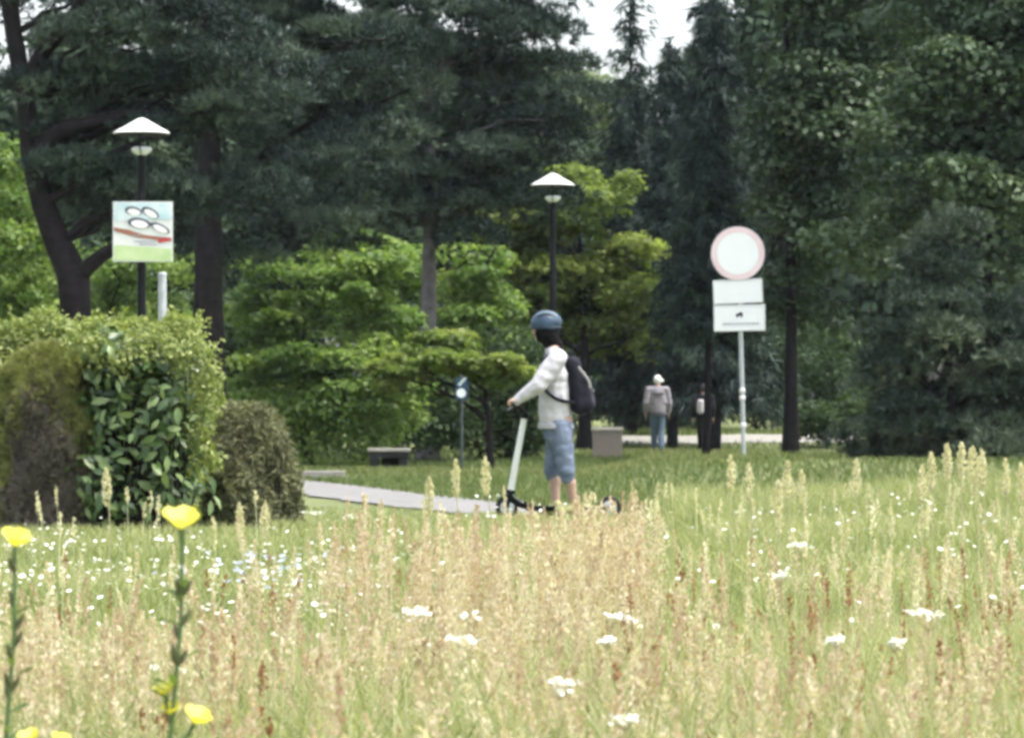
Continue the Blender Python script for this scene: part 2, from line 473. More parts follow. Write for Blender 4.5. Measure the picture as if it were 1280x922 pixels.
def ell_pads(specs, d, rpad, flat, n, dr=None):
    """pads spread through crown lobes measured in the photo: (cx,cy,rx,ry,depth radius m, depth offset)"""
    out = []
    A = np.array([s[2] * s[3] for s in specs], float)
    cnt = np.maximum(1, (n * A / A.sum()).astype(int))
    for s, c in zip(specs, cnt):
        u = unit(rng.normal(size=(c, 3))) * (rng.random((c, 1)) ** 0.42)
        off = s[5] if len(s) > 5 else 0.0
        dd = d + off + u[:, 1] * s[4]
        cx = (s[0] - 640) * d / FPX; cz = EYE - (s[1] - HOR) * d / FPX
        x = cx + u[:, 0] * s[2] * d / FPX; z = cz + u[:, 2] * s[3] * d / FPX
        r = rpad * rng.uniform(0.6, 1.35, c)
        out.append(np.stack([x, dd, z, r * rng.uniform(0.9, 1.3, c), r * rng.uniform(0.9, 1.3, c), r * flat * rng.uniform(0.8, 1.2, c)], 1))
    return np.concatenate(out)

def clumpy(idx, k, n, spread=0.35):
    base = rng.random(k)
    return np.clip(base[idx] * (1 - spread) + spread * rng.random(n) , 0, 1)

def trunk_obj(root, path, rad, mat, limbs=(), name='trunk', seg=12):
    g = G(); g.tube(path, rad, seg)
    for lp, lr in limbs: g.tube(lp, lr, 8)
    return g.build(name, mat, root)

def limb_to(a, b, r0, r1=0.02, sag=0.12, n=7):
    a = np.asarray(a, float); b = np.asarray(b, float)
    t = np.linspace(0, 1, n)[:, None]
    p = a + (b - a) * t
    L = np.linalg.norm(b - a)
    p[:, 2] += (np.sin(t[:, 0] * np.pi) * sag * L)
    p[1:-1] += rng.normal(size=(n - 2, 3)) * L * 0.025
    return p, np.linspace(r0, r1, n)

def crown_obj(root, kind, pads, n, mat, L, W=None, K=12, spread=0.75, droop=0.0, shell=0.45, up=0.3, upmix=0.6):
    p, nrm, idx = pad_points(pads, n, shell, up)
    tint = clumpy(idx, len(pads), n)
    if kind == 'needle':
        ax = unit(nrm * 0.7 + np.array([0, 0, upmix]) + 0.3 * rng.normal(size=p.shape))
        V, F, T = needle_tris(p, ax, L, W, K, spread, tint)
    else:
        nn = unit(nrm * 0.6 + np.array([0, 0, upmix]) + 0.55 * rng.normal(size=p.shape))
        V, F, T = leaf_quads(p, nn, L * rng.uniform(0.6, 1.2, n), (W or L * 0.6) * rng.uniform(0.7, 1.2, n), droop, tint)
    V = V - np.array(wloc(root))
    return obj('crown', mesh_np('crown', V, F, T), mat, root)

def base_of(px, d):
    x = (px - 640) * d / FPX
    return (x, d, float(tz(x, d)) - 0.03)

# ------------------------------------------------------------------ hedge row on the left (36 to 41 m away)
def shell_box(c, h, n, rnd=0.25):
    """points on a rounded, slightly lumpy hedge body: centre c, half sizes h"""
    u = rng.uniform(-1, 1, (n, 3)); ax = rng.choice(3, n, p=[0.2, 0.45, 0.35]); sg = np.where(rng.random(n) < 0.5, -1, 1)
    sg = np.where(ax == 2, 1, sg)
    u[np.arange(n), ax] = sg
    q = u * h
    core = np.clip(q, -(h - rnd), h - rnd)
    nrm = unit(q - core)
    p = core + nrm * rnd
    p = p + nrm * (0.06 * np.sin(p[:, :1] * 6 + p[:, 2:] * 3.5 + p[:, 1:2] * 2) + 0.035 * np.sin(p[:, 2:] * 11 + p[:, :1] * 9 + 2) + 0.03 * np.sin(p[:, :1] * 17 + p[:, 1:2] * 5))
    return p + c, nrm

def hedge_leaves(name, root, c, h, n, L, mat, rnd=0.25, depth=0.14, tintf=None, W=None, rough=0.6):
    p, nrm = shell_box(np.array(c), np.array(h), n, rnd)
    p = p - nrm * (rng.random((n, 1)) ** 2 * depth) + 0.015 * rng.normal(size=p.shape)
    nn = unit(nrm + rough * rng.normal(size=p.shape) + np.array([0, 0, 0.4]))
    t = np.clip(0.5 + 0.25 * np.sin(p[:, 0] * 6) * np.sin(p[:, 2] * 5 + 1) + 0.25 * rng.normal(size=n), 0, 1)
    V, F, T = leaf_quads(p, nn, L * rng.uniform(0.6, 1.2, n), (W or L * 0.5) * rng.uniform(0.8, 1.2, n), 0, t)
    return obj(name, mesh_np(name, V - np.array(wloc(root)), F, T), mat, root)

def twig_core(root, c, h, n, mat, name='branches', r=0.006):
    """the woody inside of a hedge: many forking twigs rising from the ground"""
    g = G(); c = np.array(c); h = np.array(h)
    for i in range(n):
        a = np.array([c[0] + rng.uniform(-0.8, 0.8) * h[0], c[1] + rng.uniform(-0.8, 0.8) * h[1], 0.0])
        b = a + np.array([rng.normal() * 0.15, rng.normal() * 0.12, (c[2] + h[2]) * rng.uniform(0.6, 0.93)])
        b[:2] = np.clip(b[:2], c[:2] - h[:2] * 0.88, c[:2] + h[:2] * 0.88)
        p, rr = limb_to(a, b, r * rng.uniform(0.8, 2), r * 0.5, 0.02, 6)
        g.tube(p, rr, 5)
    return g.build(name, mat, root)

# pale privet hedge
hd = 37.2
x0, x1 = (-60 - 640) * hd / FPX, (262 - 640) * hd / FPX
top = EYE - (402 - HOR) * hd / FPX
r_ = empty('privet_hedge', ((x0 + x1) / 2, hd, 0), 'pale yellow-green clipped hedge filling the left edge, behind the glossy dark shrub', 'hedge')
hc = ((x0 + x1) / 2, hd, top / 2); hh = ((x1 - x0) / 2, 0.62, top / 2)
hedge_leaves('foliage', r_, hc, hh, 42000, 0.055, M['privet'], 0.42, 0.2)
twig_core(r_, hc, hh, 220, M['twig'], r=0.008)
# long loose shoots standing out of the clipped top and side
V = []; F = []; T = []; off = 0
for i in range(60):
    a = rng.random()
    if i < 12: b0 = np.array([x1 - 0.03, hd - 0.3 + 0.5 * rng.random(), top * rng.uniform(0.65, 0.9)]); dr = unit(np.array([1.0, -0.2, 0.6 + rng.normal() * 0.3]))
    else: b0 = np.array([x0 + (x1 - x0) * a, hd - 0.5 + rng.random(), top - 0.03]); dr = unit(np.array([rng.normal() * 0.4, rng.normal() * 0.3, 1.0]))
    m_ = 9; ln = rng.uniform(0.06, 0.16)
    p = b0 + dr * (np.linspace(0, ln, m_)[:, None])
    v, f, t = leaf_quads(p, unit(rng.normal(size=(m_, 3)) + dr), 0.05, 0.026, 0, rng.uniform(0.5, 1, m_))
    V.append(v); F.append(f + off); T.append(t); off += len(v)
obj('shoots', mesh_np('shoots', np.concatenate(V) - np.array(wloc(r_)), np.concatenate(F), np.concatenate(T)), M['privet'], r_)['kind'] = 'stuff'

# half-bare conifer bush with a dead grey front, in front of the hedge
cd = 36.3
bx, bz = (62 - 640) * cd / FPX, EYE - (432 - HOR) * cd / FPX
r_ = empty('conifer_bush', (bx, cd, 0), 'clipped conifer bush with dead grey-brown front and thin green top, at left', 'bush')
wv = 0.38
n = 17000
a = rng.uniform(0, 2 * np.pi, n); zz = rng.random(n) ** 0.85 * bz
cap_ = np.sqrt(np.clip(1 - np.clip((zz - bz * 0.72) / (bz * 0.28), 0, 1) ** 2, 0, 1))
rad = wv * (0.92 + 0.12 * (1 - zz / bz)) * cap_ * (0.84 + 0.16 * rng.random(n)) * (1 + 0.16 * np.sin(zz * 4.3 + a * 2 + 0.6) + 0.09 * np.sin(zz * 11 - a * 4 + 1) + 0.05 * np.sin(a * 9 + zz * 17))
p = np.stack([bx + rad * np.cos(a) * 1.05, cd + rad * np.sin(a), zz], 1)
nr = unit(np.stack([np.cos(a), np.sin(a), 0.25 + 1.4 * np.clip((zz - bz * 0.7) / bz, 0, 1)], 1))
edge = sstep(0.62, 0.82, zz / bz + 0.06 * np.sin(a * 5) + 0.05 * np.sin(a * 11) + 0.06 * rng.normal(size=n)) + sstep(0.35, 0.75, np.cos(a) + 0.2 * np.sin(zz * 8) + 0.15 * rng.normal(size=n)) * sstep(0.25, 0.5, zz / bz) + sstep(0.75, 0.95, -np.cos(a))
green = rng.random(n) < np.clip(edge, 0, 1) * 0.97
V, F, T = needle_tris(p[green], unit(nr[green] + 0.3 * rng.normal(size=(green.sum(), 3))), 0.065, 0.0055, 7, 0.6, rng.random(green.sum()))
obj('green_shoots', mesh_np('green_shoots', V - np.array(wloc(r_)), F, T), mat_leaf('olive_shoots', [(0.12, 0.14, 0.04), (0.23, 0.25, 0.08), (0.36, 0.37, 0.15)], 0.2, 0.6, 0.2), r_)
dead = ~green
V, F, T = needle_tris(p[dead], unit(nr[dead] * 0.5 + np.array([0, 0, 0.6]) + 0.5 * rng.normal(size=(dead.sum(), 3))), 0.07, 0.0035, 6, 0.5, rng.random(dead.sum()))
obj('dead_twigs', mesh_np('dead_twigs', V - np.array(wloc(r_)), F, T), mat_leaf('dead_grey_twigs', [(0.10, 0.085, 0.072), (0.16, 0.14, 0.12), (0.25, 0.22, 0.19)], 0.05, 0.9, 0.1), r_)
twig_core(r_, (bx, cd, bz * 0.45), (wv * 0.8, wv * 0.8, bz * 0.42), 150, M['twig'], r=0.007)

# cherry laurel: every large glossy leaf on the face is a leaf of its own
ld = 36.25
lx0, lx1 = (92 - 640) * ld / FPX, (252 - 640) * ld / FPX
ltop = EYE - (418 - HOR) * ld / FPX
lc = np.array([(lx0 + lx1) / 2, ld, ltop / 2]); lh = np.array([(lx1 - lx0) / 2, 0.42, ltop / 2])
r_ = empty('laurel_shrub', (lc[0], ld, 0), 'glossy dark green large-leaved shrub between the half-dead conifer bush and the low brown bush', 'shrub')
def laurel_leaf(me_name, curl, tint):
    t = np.linspace(0, 1, 6); wd = np.array([0.06, 0.34, 0.5, 0.46, 0.28, 0.02]) * 0.42
    V = []
    for a_, w_ in zip(t, wd):
        z = -curl * a_ * a_
        V += [(-w_, a_, z + w_ * 0.25), (0, a_, z), (w_, a_, z + w_ * 0.25)]
    F = []
    for i in range(5):
        for k2 in (0, 1): F.append([i * 3 + k2, i * 3 + k2 + 1, i * 3 + k2 + 4, i * 3 + k2 + 3])
    me = mesh_np(me_name, np.array(V), np.array(F), np.full(18, tint), smooth=True)
    me.materials.append(M['laurel'])
    return me
lm = [laurel_leaf('laurel_leaf', c, t) for c, t in ((0.15, 0.15), (0.3, 0.5), (0.22, 0.7), (0.1, 0.85), (0.35, 1.0))]
def leaf_frame(p, nrm, droop):
    t = unit(np.cross(nrm, rng.normal(size=3))); t = unit(t + np.array([0.15, 0, -droop]))
    nn = unit(nrm - t * (nrm @ t)); b = np.cross(t, nn)
    return np.stack([b, t, nn], 1)
cnt = 0
while cnt < 300:
    p, nrm = shell_box(lc, lh, 1, 0.38)
    p, nrm = p[0], nrm[0]
    if nrm[1] > -0.3 and nrm[2] < 0.5: continue
    if p[2] < 0.15 or p[2] > ltop * (0.86 + 0.12 * math.sin(p[0] * 9)): continue
    Rm = leaf_frame(p, unit(nrm + np.array([0, -0.1, 0.55]) + 0.45 * rng.normal(size=3)), 0.55)
    s = rng.uniform(0.07, 0.16)
    o = bpy.data.objects.new('leaf', lm[rng.integers(5)]); COL.objects.link(o); o.parent = r_
    m4 = Matrix([[*(Rm[i] * s), 0] for i in range(3)] + [[0, 0, 0, 1]])
    pp = p - np.array(wloc(r_)) + nrm * 0.03
    m4.translation = Vector(pp.tolist())
    o.matrix_local = m4
    cnt += 1
n = 2600
p, nrm = shell_box(lc, lh, n, 0.38); p = p - nrm * rng.random((n, 1)) * 0.2
V, F, T = leaf_quads(p, unit(nrm + np.array([0, 0, 0.5]) + 0.5 * rng.normal(size=p.shape)), rng.uniform(0.09, 0.14, n), 0.05, 0.5, rng.random(n) * 0.7)
inner = obj('inner_leaves', mesh_np('inner_leaves', V - np.array(wloc(r_)), F, T), M['laurel'], r_); inner['kind'] = 'stuff'
twig_core(r_, lc, lh * 0.9, 60, M['bark'], r=0.009)
# pale hedge shoots growing over the top and right side of the glossy shrub
hedge = bpy.data.objects['privet_hedge']
n = 2600; t = rng.random(n)
w = np.clip(rng.normal(0, 0.07, n) + 0.05 * np.sin(t * 21) + 0.04 * np.sin(t * 47), -0.2, 0.2)
topm = t < 0.6; u = np.where(topm, t / 0.6, (t - 0.6) / 0.4)
px_ = np.where(topm, lx0 + (lx1 - lx0) * u + rng.normal(0, 0.03, n), lx1 + 0.0 + w)
pz_ = np.where(topm, ltop * 0.93 + w - 0.10 * (1 - u) * u, ltop * (0.93 - 0.62 * u))
py_ = ld - lh[1] * np.where(topm, 0.75 - 1.1 * np.clip(w, -0.1, 0.3), 0.55) - rng.random(n) * 0.12
p = np.stack([px_, py_, pz_], 1)
V, F, T = leaf_quads(p, unit(np.array([0.1, -0.6, 0.8]) + 0.6 * rng.normal(size=p.shape)), rng.uniform(0.03, 0.065, n), 0.028, 0, np.clip(0.5 + 0.3 * rng.normal(size=n), 0, 1))
obj('overhanging_shoots', mesh_np('overhanging_shoots', V - np.array(wloc(hedge)), F, T), M['privet'], hedge)['kind'] = 'stuff'

# low rounded brown bush
bd = 38.6
bx, bt = (304 - 640) * bd / FPX, EYE - (503 - HOR) * bd / FPX
r_ = empty('clipped_bush', (bx, bd, 0), 'low rounded brownish clipped bush right of the glossy dark shrub', 'bush')
n = 26000
a = rng.uniform(0, 2 * np.pi, n); e = np.arcsin(rng.random(n)); rx = 0.47; rr = 1 - 0.25 * rng.random(n) ** 2
ce = np.cos(e) ** 0.62; se = np.sin(e) ** 0.85
lump = 1 + 0.08 * np.sin(a * 4 + se * 6) + 0.06 * np.sin(a * 9 - se * 11) + 0.04 * np.sin(a * 17 + se * 19)
p = np.stack([bx + rx * rr * ce * np.cos(a) * lump, bd + 0.5 * rr * ce * np.sin(a) * lump, bt * rr * se * (0.97 + 0.03 * lump)], 1)
nr = unit(np.stack([np.cos(a) * np.cos(e), np.sin(a) * np.cos(e), np.sin(e) * 1.2], 1))
t = np.clip(se * 0.55 + 0.28 * rng.normal(size=n) + 0.2, 0, 1) * 0 + np.clip(0.45 + 0.3 * rng.normal(size=n) + 0.25 * np.sin(p[:, 0] * 14) * np.sin(p[:, 2] * 11), 0, 1)
V, F, T = leaf_quads(p, unit(nr + 0.7 * rng.normal(size=p.shape)), rng.uniform(0.03, 0.085, n), 0.018, 0, t)
obj('foliage', mesh_np('foliage', V - np.array(wloc(r_)), F, T), M['yew'], r_)
twig_core(r_, (bx, bd, bt * 0.45), (rx * 0.85, 0.42, bt * 0.4), 120, M['bark'], r=0.007)

# ------------------------------------------------------------------ trees
def add_tree(name, px, d, label, cat, mat, bark, specs, npads, rpad, flat, nleaf, kind, L, W=None, r0=0.2, top=None, limbs=14, group=None, path=None, rad=None, **kw):
    b = base_of(px, d)
    root = empty(name, b, label, cat, group)
    pads = ell_pads(specs, d, rpad, flat, npads)
    crown_obj(root, kind, pads, nleaf, mat, L, W, **kw)
    if path is None:
        h = (top if top is not None else pads[:, 2].max() * 0.92) - b[2]
        t = np.linspace(0, 1, 9)
        path = np.stack([b[0] + 0.12 * np.sin(t * 4 + px) * t, np.full(9, d) + 0.1 * np.sin(t * 3 + d) * t, b[2] + h * t], 1)
        rad = r0 * (1.12 - t) * (1 + 0.35 * np.exp(-t * 22))
    lb = []
    for q in pads[rng.permutation(len(pads))[:limbs]]:
        zt = np.clip(q[2] - 0.35 * np.hypot(q[0] - b[0], q[1] - d) - 0.2, path[1][2], path[-1][2])
        i = int(np.argmin(np.abs(path[:, 2] - zt)))
        lb.append(limb_to(path[i], q[:3], max(0.02, rad[i] * 0.4), 0.012, 0.08))
    trunk_obj(root, path, rad, bark, lb)
    return root

def pxpath(pts, d):
    q = np.array([P(a, b_, d, dy) for a, b_, _, dy in pts]); r = np.array([c * d / FPX for _, _, c, _ in pts])
    return q, r

# leaning dark pine with forked trunk behind the hedge
d = 62.0
pp, rr = pxpath([(97, 606, 24, 0), (96, 480, 20, 0), (95, 400, 19, 0), (92, 345, 21, 0), (72, 305, 17, 0.1), (52, 255, 15, 0.2), (37, 195, 14, 0.25), (29, 120, 12, 0.3), (14, 40, 11, 0.3), (2, -60, 10, 0.3), (-6, -180, 7, 0.2)], d)
root = add_tree('pine_tree', 97, d, 'dark pine with curved forked trunk rising behind the pale hedge at left', 'tree', M['pine'], M['bark'],
    [(170, 225, 110, 55, 1.0, -0.2), (260, 100, 190, 75, 1.6), (170, 130, 150, 60, 1.3, 0.5), (180, 10, 170, 60, 1.6), (60, -120, 190, 70, 1.8), (240, 260, 90, 40, 0.9, 0.4), (110, 255, 60, 45, 0.8, 0.6), (60, 130, 60, 50, 0.8, 0.8)],
    92, 0.52, 0.42, 9800, 'needle', 0.17, 0.013, K=9, limbs=30, path=pp, rad=rr, shell=0.72, up=0.75)
for pts in ([(94, 350, 12, 0), (112, 333, 10, -0.1), (132, 318, 9, -0.2), (165, 300, 6, -0.3), (200, 285, 3, -0.4)],
            [(38, 205, 12, 0.2), (56, 180, 11, 0.05), (80, 163, 10, -0.1), (120, 153, 8, -0.2), (190, 140, 5, -0.3)],
            [(28, 105, 11, 0.3), (48, 72, 10, 0.1), (80, 35, 9, -0.05), (115, -10, 8, -0.2), (160, -80, 5, -0.3)]):
    q, r = pxpath(pts, d); g = G(); g.tube(q, r, 10); g.build('limb', M['bark'], root)

# broad dark pine, thick trunk
d = 76.0
add_tree('pine_tree', 262, d, 'broad dark pine with thick black trunk between the left lamp and the bright maple', 'tree', M['pine'], M['bark'],
    [(370, 240, 110, 60, 1.2, -0.6), (420, 130, 190, 85, 1.8), (300, 20, 260, 80, 2.2), (480, 20, 200, 75, 2.0), (300, 190, 120, 80, 1.2, 0.5), (200, -120, 300, 80, 2.5), (500, -120, 200, 80, 2.5), (270, 310, 60, 50, 0.8, 0.6)],
    110, 0.66, 0.42, 12000, 'needle', 0.20, 0.016, K=9, r0=0.29, top=12.0, limbs=34, shell=0.72, up=0.75)

# pine with pale grey trunk
d = 86.0
add_tree('pine_tree', 534, d, 'tall dark pine with pale grey trunk left of the middle lamp', 'tree', M['pine'], M['greybark'],
    [(560, 60, 140, 80, 1.8), (600, 170, 115, 70, 1.5), (520, 250, 150, 52, 1.4), (610, 270, 80, 40, 1.2, -0.6), (682, 110, 62, 70, 1.2), (675, 5, 72, 45, 1.4), (692, 48, 42, 34, 1.0), (560, -110, 170, 80, 2.0), (440, 290, 60, 30, 1.0)],
    105, 0.68, 0.42, 11500, 'needle', 0.21, 0.017, K=9, r0=0.17, top=12.0, limbs=30, shell=0.72, up=0.75)

# bright maples
d = 80.0
add_tree('young_maple', 385, d, 'bright green bushy young maple left of the low bench', 'tree', M['maple'], M['bark'],
    [(360, 455, 80, 40, 1.2, -0.4), (420, 470, 85, 36, 1.2, -0.6), (430, 365, 75, 26, 1.0), (470, 330, 50, 20, 0.8), (340, 395, 45, 30, 0.8), (310, 510, 55, 36, 0.9), (400, 520, 110, 26, 1.0, 0.3), (322, 352, 26, 22, 0.5), (325, 400, 22, 40, 0.5), (480, 420, 50, 34, 0.9, 0.4), (480, 500, 50, 36, 0.9, 0.5)],
    130, 0.36, 0.58, 30000, 'leaf', 0.13, 0.095, r0=0.07, limbs=26, upmix=1.1, shell=0.7, up=0.7)
d = 92.0
add_tree('young_maple', 470, d, 'mid green maple crown above the bench, left of the pale grey pine trunk', 'tree', M['maple'], M['bark'],
    [(440, 320, 60, 30, 1.0), (500, 345, 28, 45, 0.9), (470, 400, 60, 40, 1.0), (590, 330, 45, 40, 1.0, 0.5), (600, 400, 55, 40, 1.0, 0.4), (560, 440, 50, 40, 0.9, 0.8)],
    80, 0.44, 0.58, 17000, 'leaf', 0.15, 0.11, r0=0.08, limbs=18, upmix=1.1, shell=0.7, up=0.7)
d = 78.0
add_tree('young_maple', 611, d, 'low maple spreading a bright yellow-green branch toward the rider, on slim dark trunk', 'tree', M['maple2'], M['bark'],
    [(545, 448, 55, 13, 0.8, -0.4), (605, 458, 45, 13, 0.6, -0.4), (500, 470, 40, 18, 0.7), (560, 425, 35, 14, 0.6, 0.3), (630, 470, 22, 10, 0.4, -0.3)],
    46, 0.27, 0.34, 10000, 'leaf', 0.13, 0.10, r0=0.075, top=2.2, limbs=14, upmix=1.2, shell=0.7, up=0.7)
d = 98.0
add_tree('lime_tree', 730, d, 'bright yellow-green leafy tree behind the middle street lamp', 'tree', M['maple2'], M['bark'],
    [(735, 255, 45, 36, 1.2), (690, 300, 60, 26, 1.1), (625, 262, 42, 26, 1.0), (770, 330, 55, 34, 1.0), (715, 355, 90, 26, 1.2), (640, 330, 60, 22, 1.0), (790, 385, 35, 26, 0.9), (640, 385, 70, 26, 1.1, 0.8), (740, 405, 90, 26, 1.2, 0.8), (600, 300, 40, 24, 0.9, 0.5), (588, 250, 22, 13, 0.6), (772, 226, 24, 13, 0.6), (822, 312, 20, 15, 0.6), (806, 425, 32, 18, 0.8), (580, 352, 30, 18, 0.7), (700, 222, 22, 12, 0.6)],
    120, 0.52, 0.58, 30000, 'leaf', 0.16, 0.12, r0=0.14, limbs=26, upmix=1.1, shell=0.7, up=0.7)
d = 150.0
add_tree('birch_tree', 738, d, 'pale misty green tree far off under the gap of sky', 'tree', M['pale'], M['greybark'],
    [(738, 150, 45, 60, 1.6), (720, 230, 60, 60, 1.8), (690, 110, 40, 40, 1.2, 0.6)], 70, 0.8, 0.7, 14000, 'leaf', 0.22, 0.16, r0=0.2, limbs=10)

# dark drooping conifers below the gap of sky
def spire(px, d, top_py, half_px, label, n, sparse, r0, bare_py=None, group=None):
    b = base_of(px, d)
    root = empty('spruce_tree', b, label, 'tree')
    H = EYE - (top_py - HOR) * d / FPX
    zb = (EYE - (bare_py - HOR) * d / FPX) if bare_py else b[2] + 0.3
    hw = half_px * d / FPX
    g = G()
    t = np.linspace(0, 1, 10)
    g.tube(np.stack([b[0] + 0.05 * np.sin(t * 5), np.full(10, d), b[2] + (H - b[2]) * t], 1), r0 * (1.05 - t) , 10)
    V = []; F = []; T = []; off = 0
    whorl = np.linspace(0, 1, int(n))
    for w in whorl:
        z = zb + (H - zb) * w
        ln = hw * (1 - w) ** 0.9 + 0.16
        for k in range(5 if w < sparse else 3):
            a = rng.uniform(0, 2 * np.pi); l = ln * rng.uniform(0.6, 1.15)
            ax = np.array([math.cos(a), math.sin(a), 0])
            m_ = max(4, int(l / 0.11))
            s = np.linspace(0.1, 1, m_)[:, None]
            q = np.array([b[0], d, z]) + ax * l * s + np.array([0, 0, 1]) * (-0.38 * l * s ** 1.4 + 0.12 * l * s ** 4)
            g.tube(q[[0, m_ // 2, m_ - 1]], [0.025, 0.015, 0.006], 5)
            kk = 3 if w < sparse else 1
            q = np.repeat(q, kk, 0) + rng.normal(size=(m_ * kk, 3)) * 0.08
            dirv = unit(ax * 0.5 + np.array([0, 0, -0.75]) + 0.35 * rng.normal(size=q.shape))
            v, f, tt = needle_tris(q, dirv, 0.3, 0.022, 6, 0.38, np.full(len(q), rng.random()))
            V.append(v); F.append(f + off); T.append(tt); off += len(v)
    g.build('trunk', M['bark'], root)
    obj('crown', mesh_np('crown', np.concatenate(V) - np.array(wloc(root)), np.concatenate(F), np.concatenate(T)), M['spruce'], root)
    return root
spire(790, 104, -40, 56, 'thin dark conifer at left of the gap of sky, its tip nearly bare', 60, 0.75, 0.12, bare_py=505)
spire(840, 100, 58, 88, 'dark drooping conifer with low tip in middle of the sky gap', 60, 0.95, 0.13, bare_py=495)
spire(893, 96, -50, 76, 'tall dark conifer at right of the sky gap, above the round sign', 75, 0.9, 0.14, bare_py=490)
spire(882, 84, 150, 52, 'slim dark conifer on bare trunk in front of the second walker', 34, 0.95, 0.082, bare_py=400)

# big broad-leaved trees on the right
d = 84.0
add_tree('oak_tree', 988, d, 'dark green oak with slim black trunk right of the round road sign', 'tree', M['oak'], M['bark'],
    [(1030, 90, 85, 90, 1.6), (1000, 230, 75, 70, 1.3), (1060, 170, 110, 90, 1.6), (1040, 300, 95, 60, 1.4), (990, 380, 60, 45, 1.0, 0.5), (1090, -20, 130, 70, 1.9), (1050, -130, 130, 70, 2.2)],
    120, 0.62, 0.6, 36000, 'leaf', 0.16, 0.12, r0=0.125, limbs=30, upmix=0.7, shell=0.72, up=0.6)
d = 78.0
add_tree('oak_tree', 1235, d, 'large dark oak filling the upper right corner', 'tree', M['oak'], M['bark'],
    [(1210, 80, 110, 90, 1.7), (1180, 210, 100, 80, 1.5), (1260, 230, 90, 90, 1.4), (1150, 300, 90, 45, 1.2, 0.5), (1250, -20, 150, 70, 1.9), (1250, 340, 70, 50, 1.2, 0.8), (1330, 120, 90, 130, 1.6), (1220, -140, 170, 70, 2)],
    130, 0.60, 0.6, 38000, 'leaf', 0.16, 0.12, r0=0.2, limbs=30, upmix=0.7, shell=0.72, up=0.6)
d = 66.0
add_tree('blue_pine', 1190, d, 'grey-green conifer sweeping low to the grass at right edge', 'tree', M['bluepine'], M['bark'],
    [(1175, 330, 45, 50, 0.7), (1170, 400, 70, 40, 0.9), (1230, 430, 70, 45, 0.9, 0.4), (1130, 470, 60, 45, 0.8), (1200, 510, 110, 50, 1.1), (1270, 480, 70, 60, 1.0), (1120, 550, 55, 40, 0.8), (1230, 570, 90, 35, 1.0), (1255, 390, 50, 35, 0.8, 0.6), (1105, 440, 26, 40, 0.5)],
    95, 0.42, 0.5, 9500, 'needle', 0.16, 0.013, K=9, r0=0.1, limbs=26, shell=0.7, up=0.7)

# shrubs
def shrub(px, d, label, mat, specs, npads, nleaf, L=0.09, rpad=0.32, name='shrub', group=None):
    return add_tree(name, px, d, label, 'shrub', mat, M['bark'], specs, npads, rpad, 0.7, nleaf, 'leaf', L, L * 0.7, r0=0.03, limbs=8, group=group, upmix=0.6, shell=0.5, top=1.2)
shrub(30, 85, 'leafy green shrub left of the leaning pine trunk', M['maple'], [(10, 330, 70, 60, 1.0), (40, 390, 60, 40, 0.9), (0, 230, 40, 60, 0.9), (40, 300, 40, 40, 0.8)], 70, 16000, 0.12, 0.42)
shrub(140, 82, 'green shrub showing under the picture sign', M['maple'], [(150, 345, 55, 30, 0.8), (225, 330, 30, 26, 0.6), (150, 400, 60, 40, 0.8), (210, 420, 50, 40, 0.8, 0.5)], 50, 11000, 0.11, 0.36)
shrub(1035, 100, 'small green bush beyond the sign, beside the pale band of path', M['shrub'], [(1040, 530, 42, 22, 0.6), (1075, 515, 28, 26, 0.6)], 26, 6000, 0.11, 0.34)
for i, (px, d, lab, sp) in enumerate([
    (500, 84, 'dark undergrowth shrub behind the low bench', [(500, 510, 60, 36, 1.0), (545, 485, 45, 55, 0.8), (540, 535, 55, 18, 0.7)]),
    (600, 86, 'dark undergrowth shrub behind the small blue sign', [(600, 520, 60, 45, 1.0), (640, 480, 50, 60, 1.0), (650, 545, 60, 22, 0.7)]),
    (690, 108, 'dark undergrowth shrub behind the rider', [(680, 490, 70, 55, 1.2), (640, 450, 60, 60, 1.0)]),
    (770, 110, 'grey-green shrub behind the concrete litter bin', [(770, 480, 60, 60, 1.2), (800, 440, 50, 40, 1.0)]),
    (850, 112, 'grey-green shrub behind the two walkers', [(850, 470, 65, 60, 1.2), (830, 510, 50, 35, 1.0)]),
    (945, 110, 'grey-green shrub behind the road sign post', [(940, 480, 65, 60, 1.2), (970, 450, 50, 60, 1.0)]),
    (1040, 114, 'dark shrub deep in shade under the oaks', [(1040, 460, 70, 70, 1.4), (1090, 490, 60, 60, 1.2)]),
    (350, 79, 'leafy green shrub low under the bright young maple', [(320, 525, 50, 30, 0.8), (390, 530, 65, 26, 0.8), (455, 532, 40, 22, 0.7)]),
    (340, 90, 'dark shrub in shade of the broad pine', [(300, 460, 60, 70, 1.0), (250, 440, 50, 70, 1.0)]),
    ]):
    shrub(px, d, lab, M['maple'] if i == 7 else M['shrub'] if i not in (3, 4, 5) else M['far'], sp, 36, 9000, 0.12, 0.5, name='undergrowth_shrub', group='dark undergrowth below the trees')

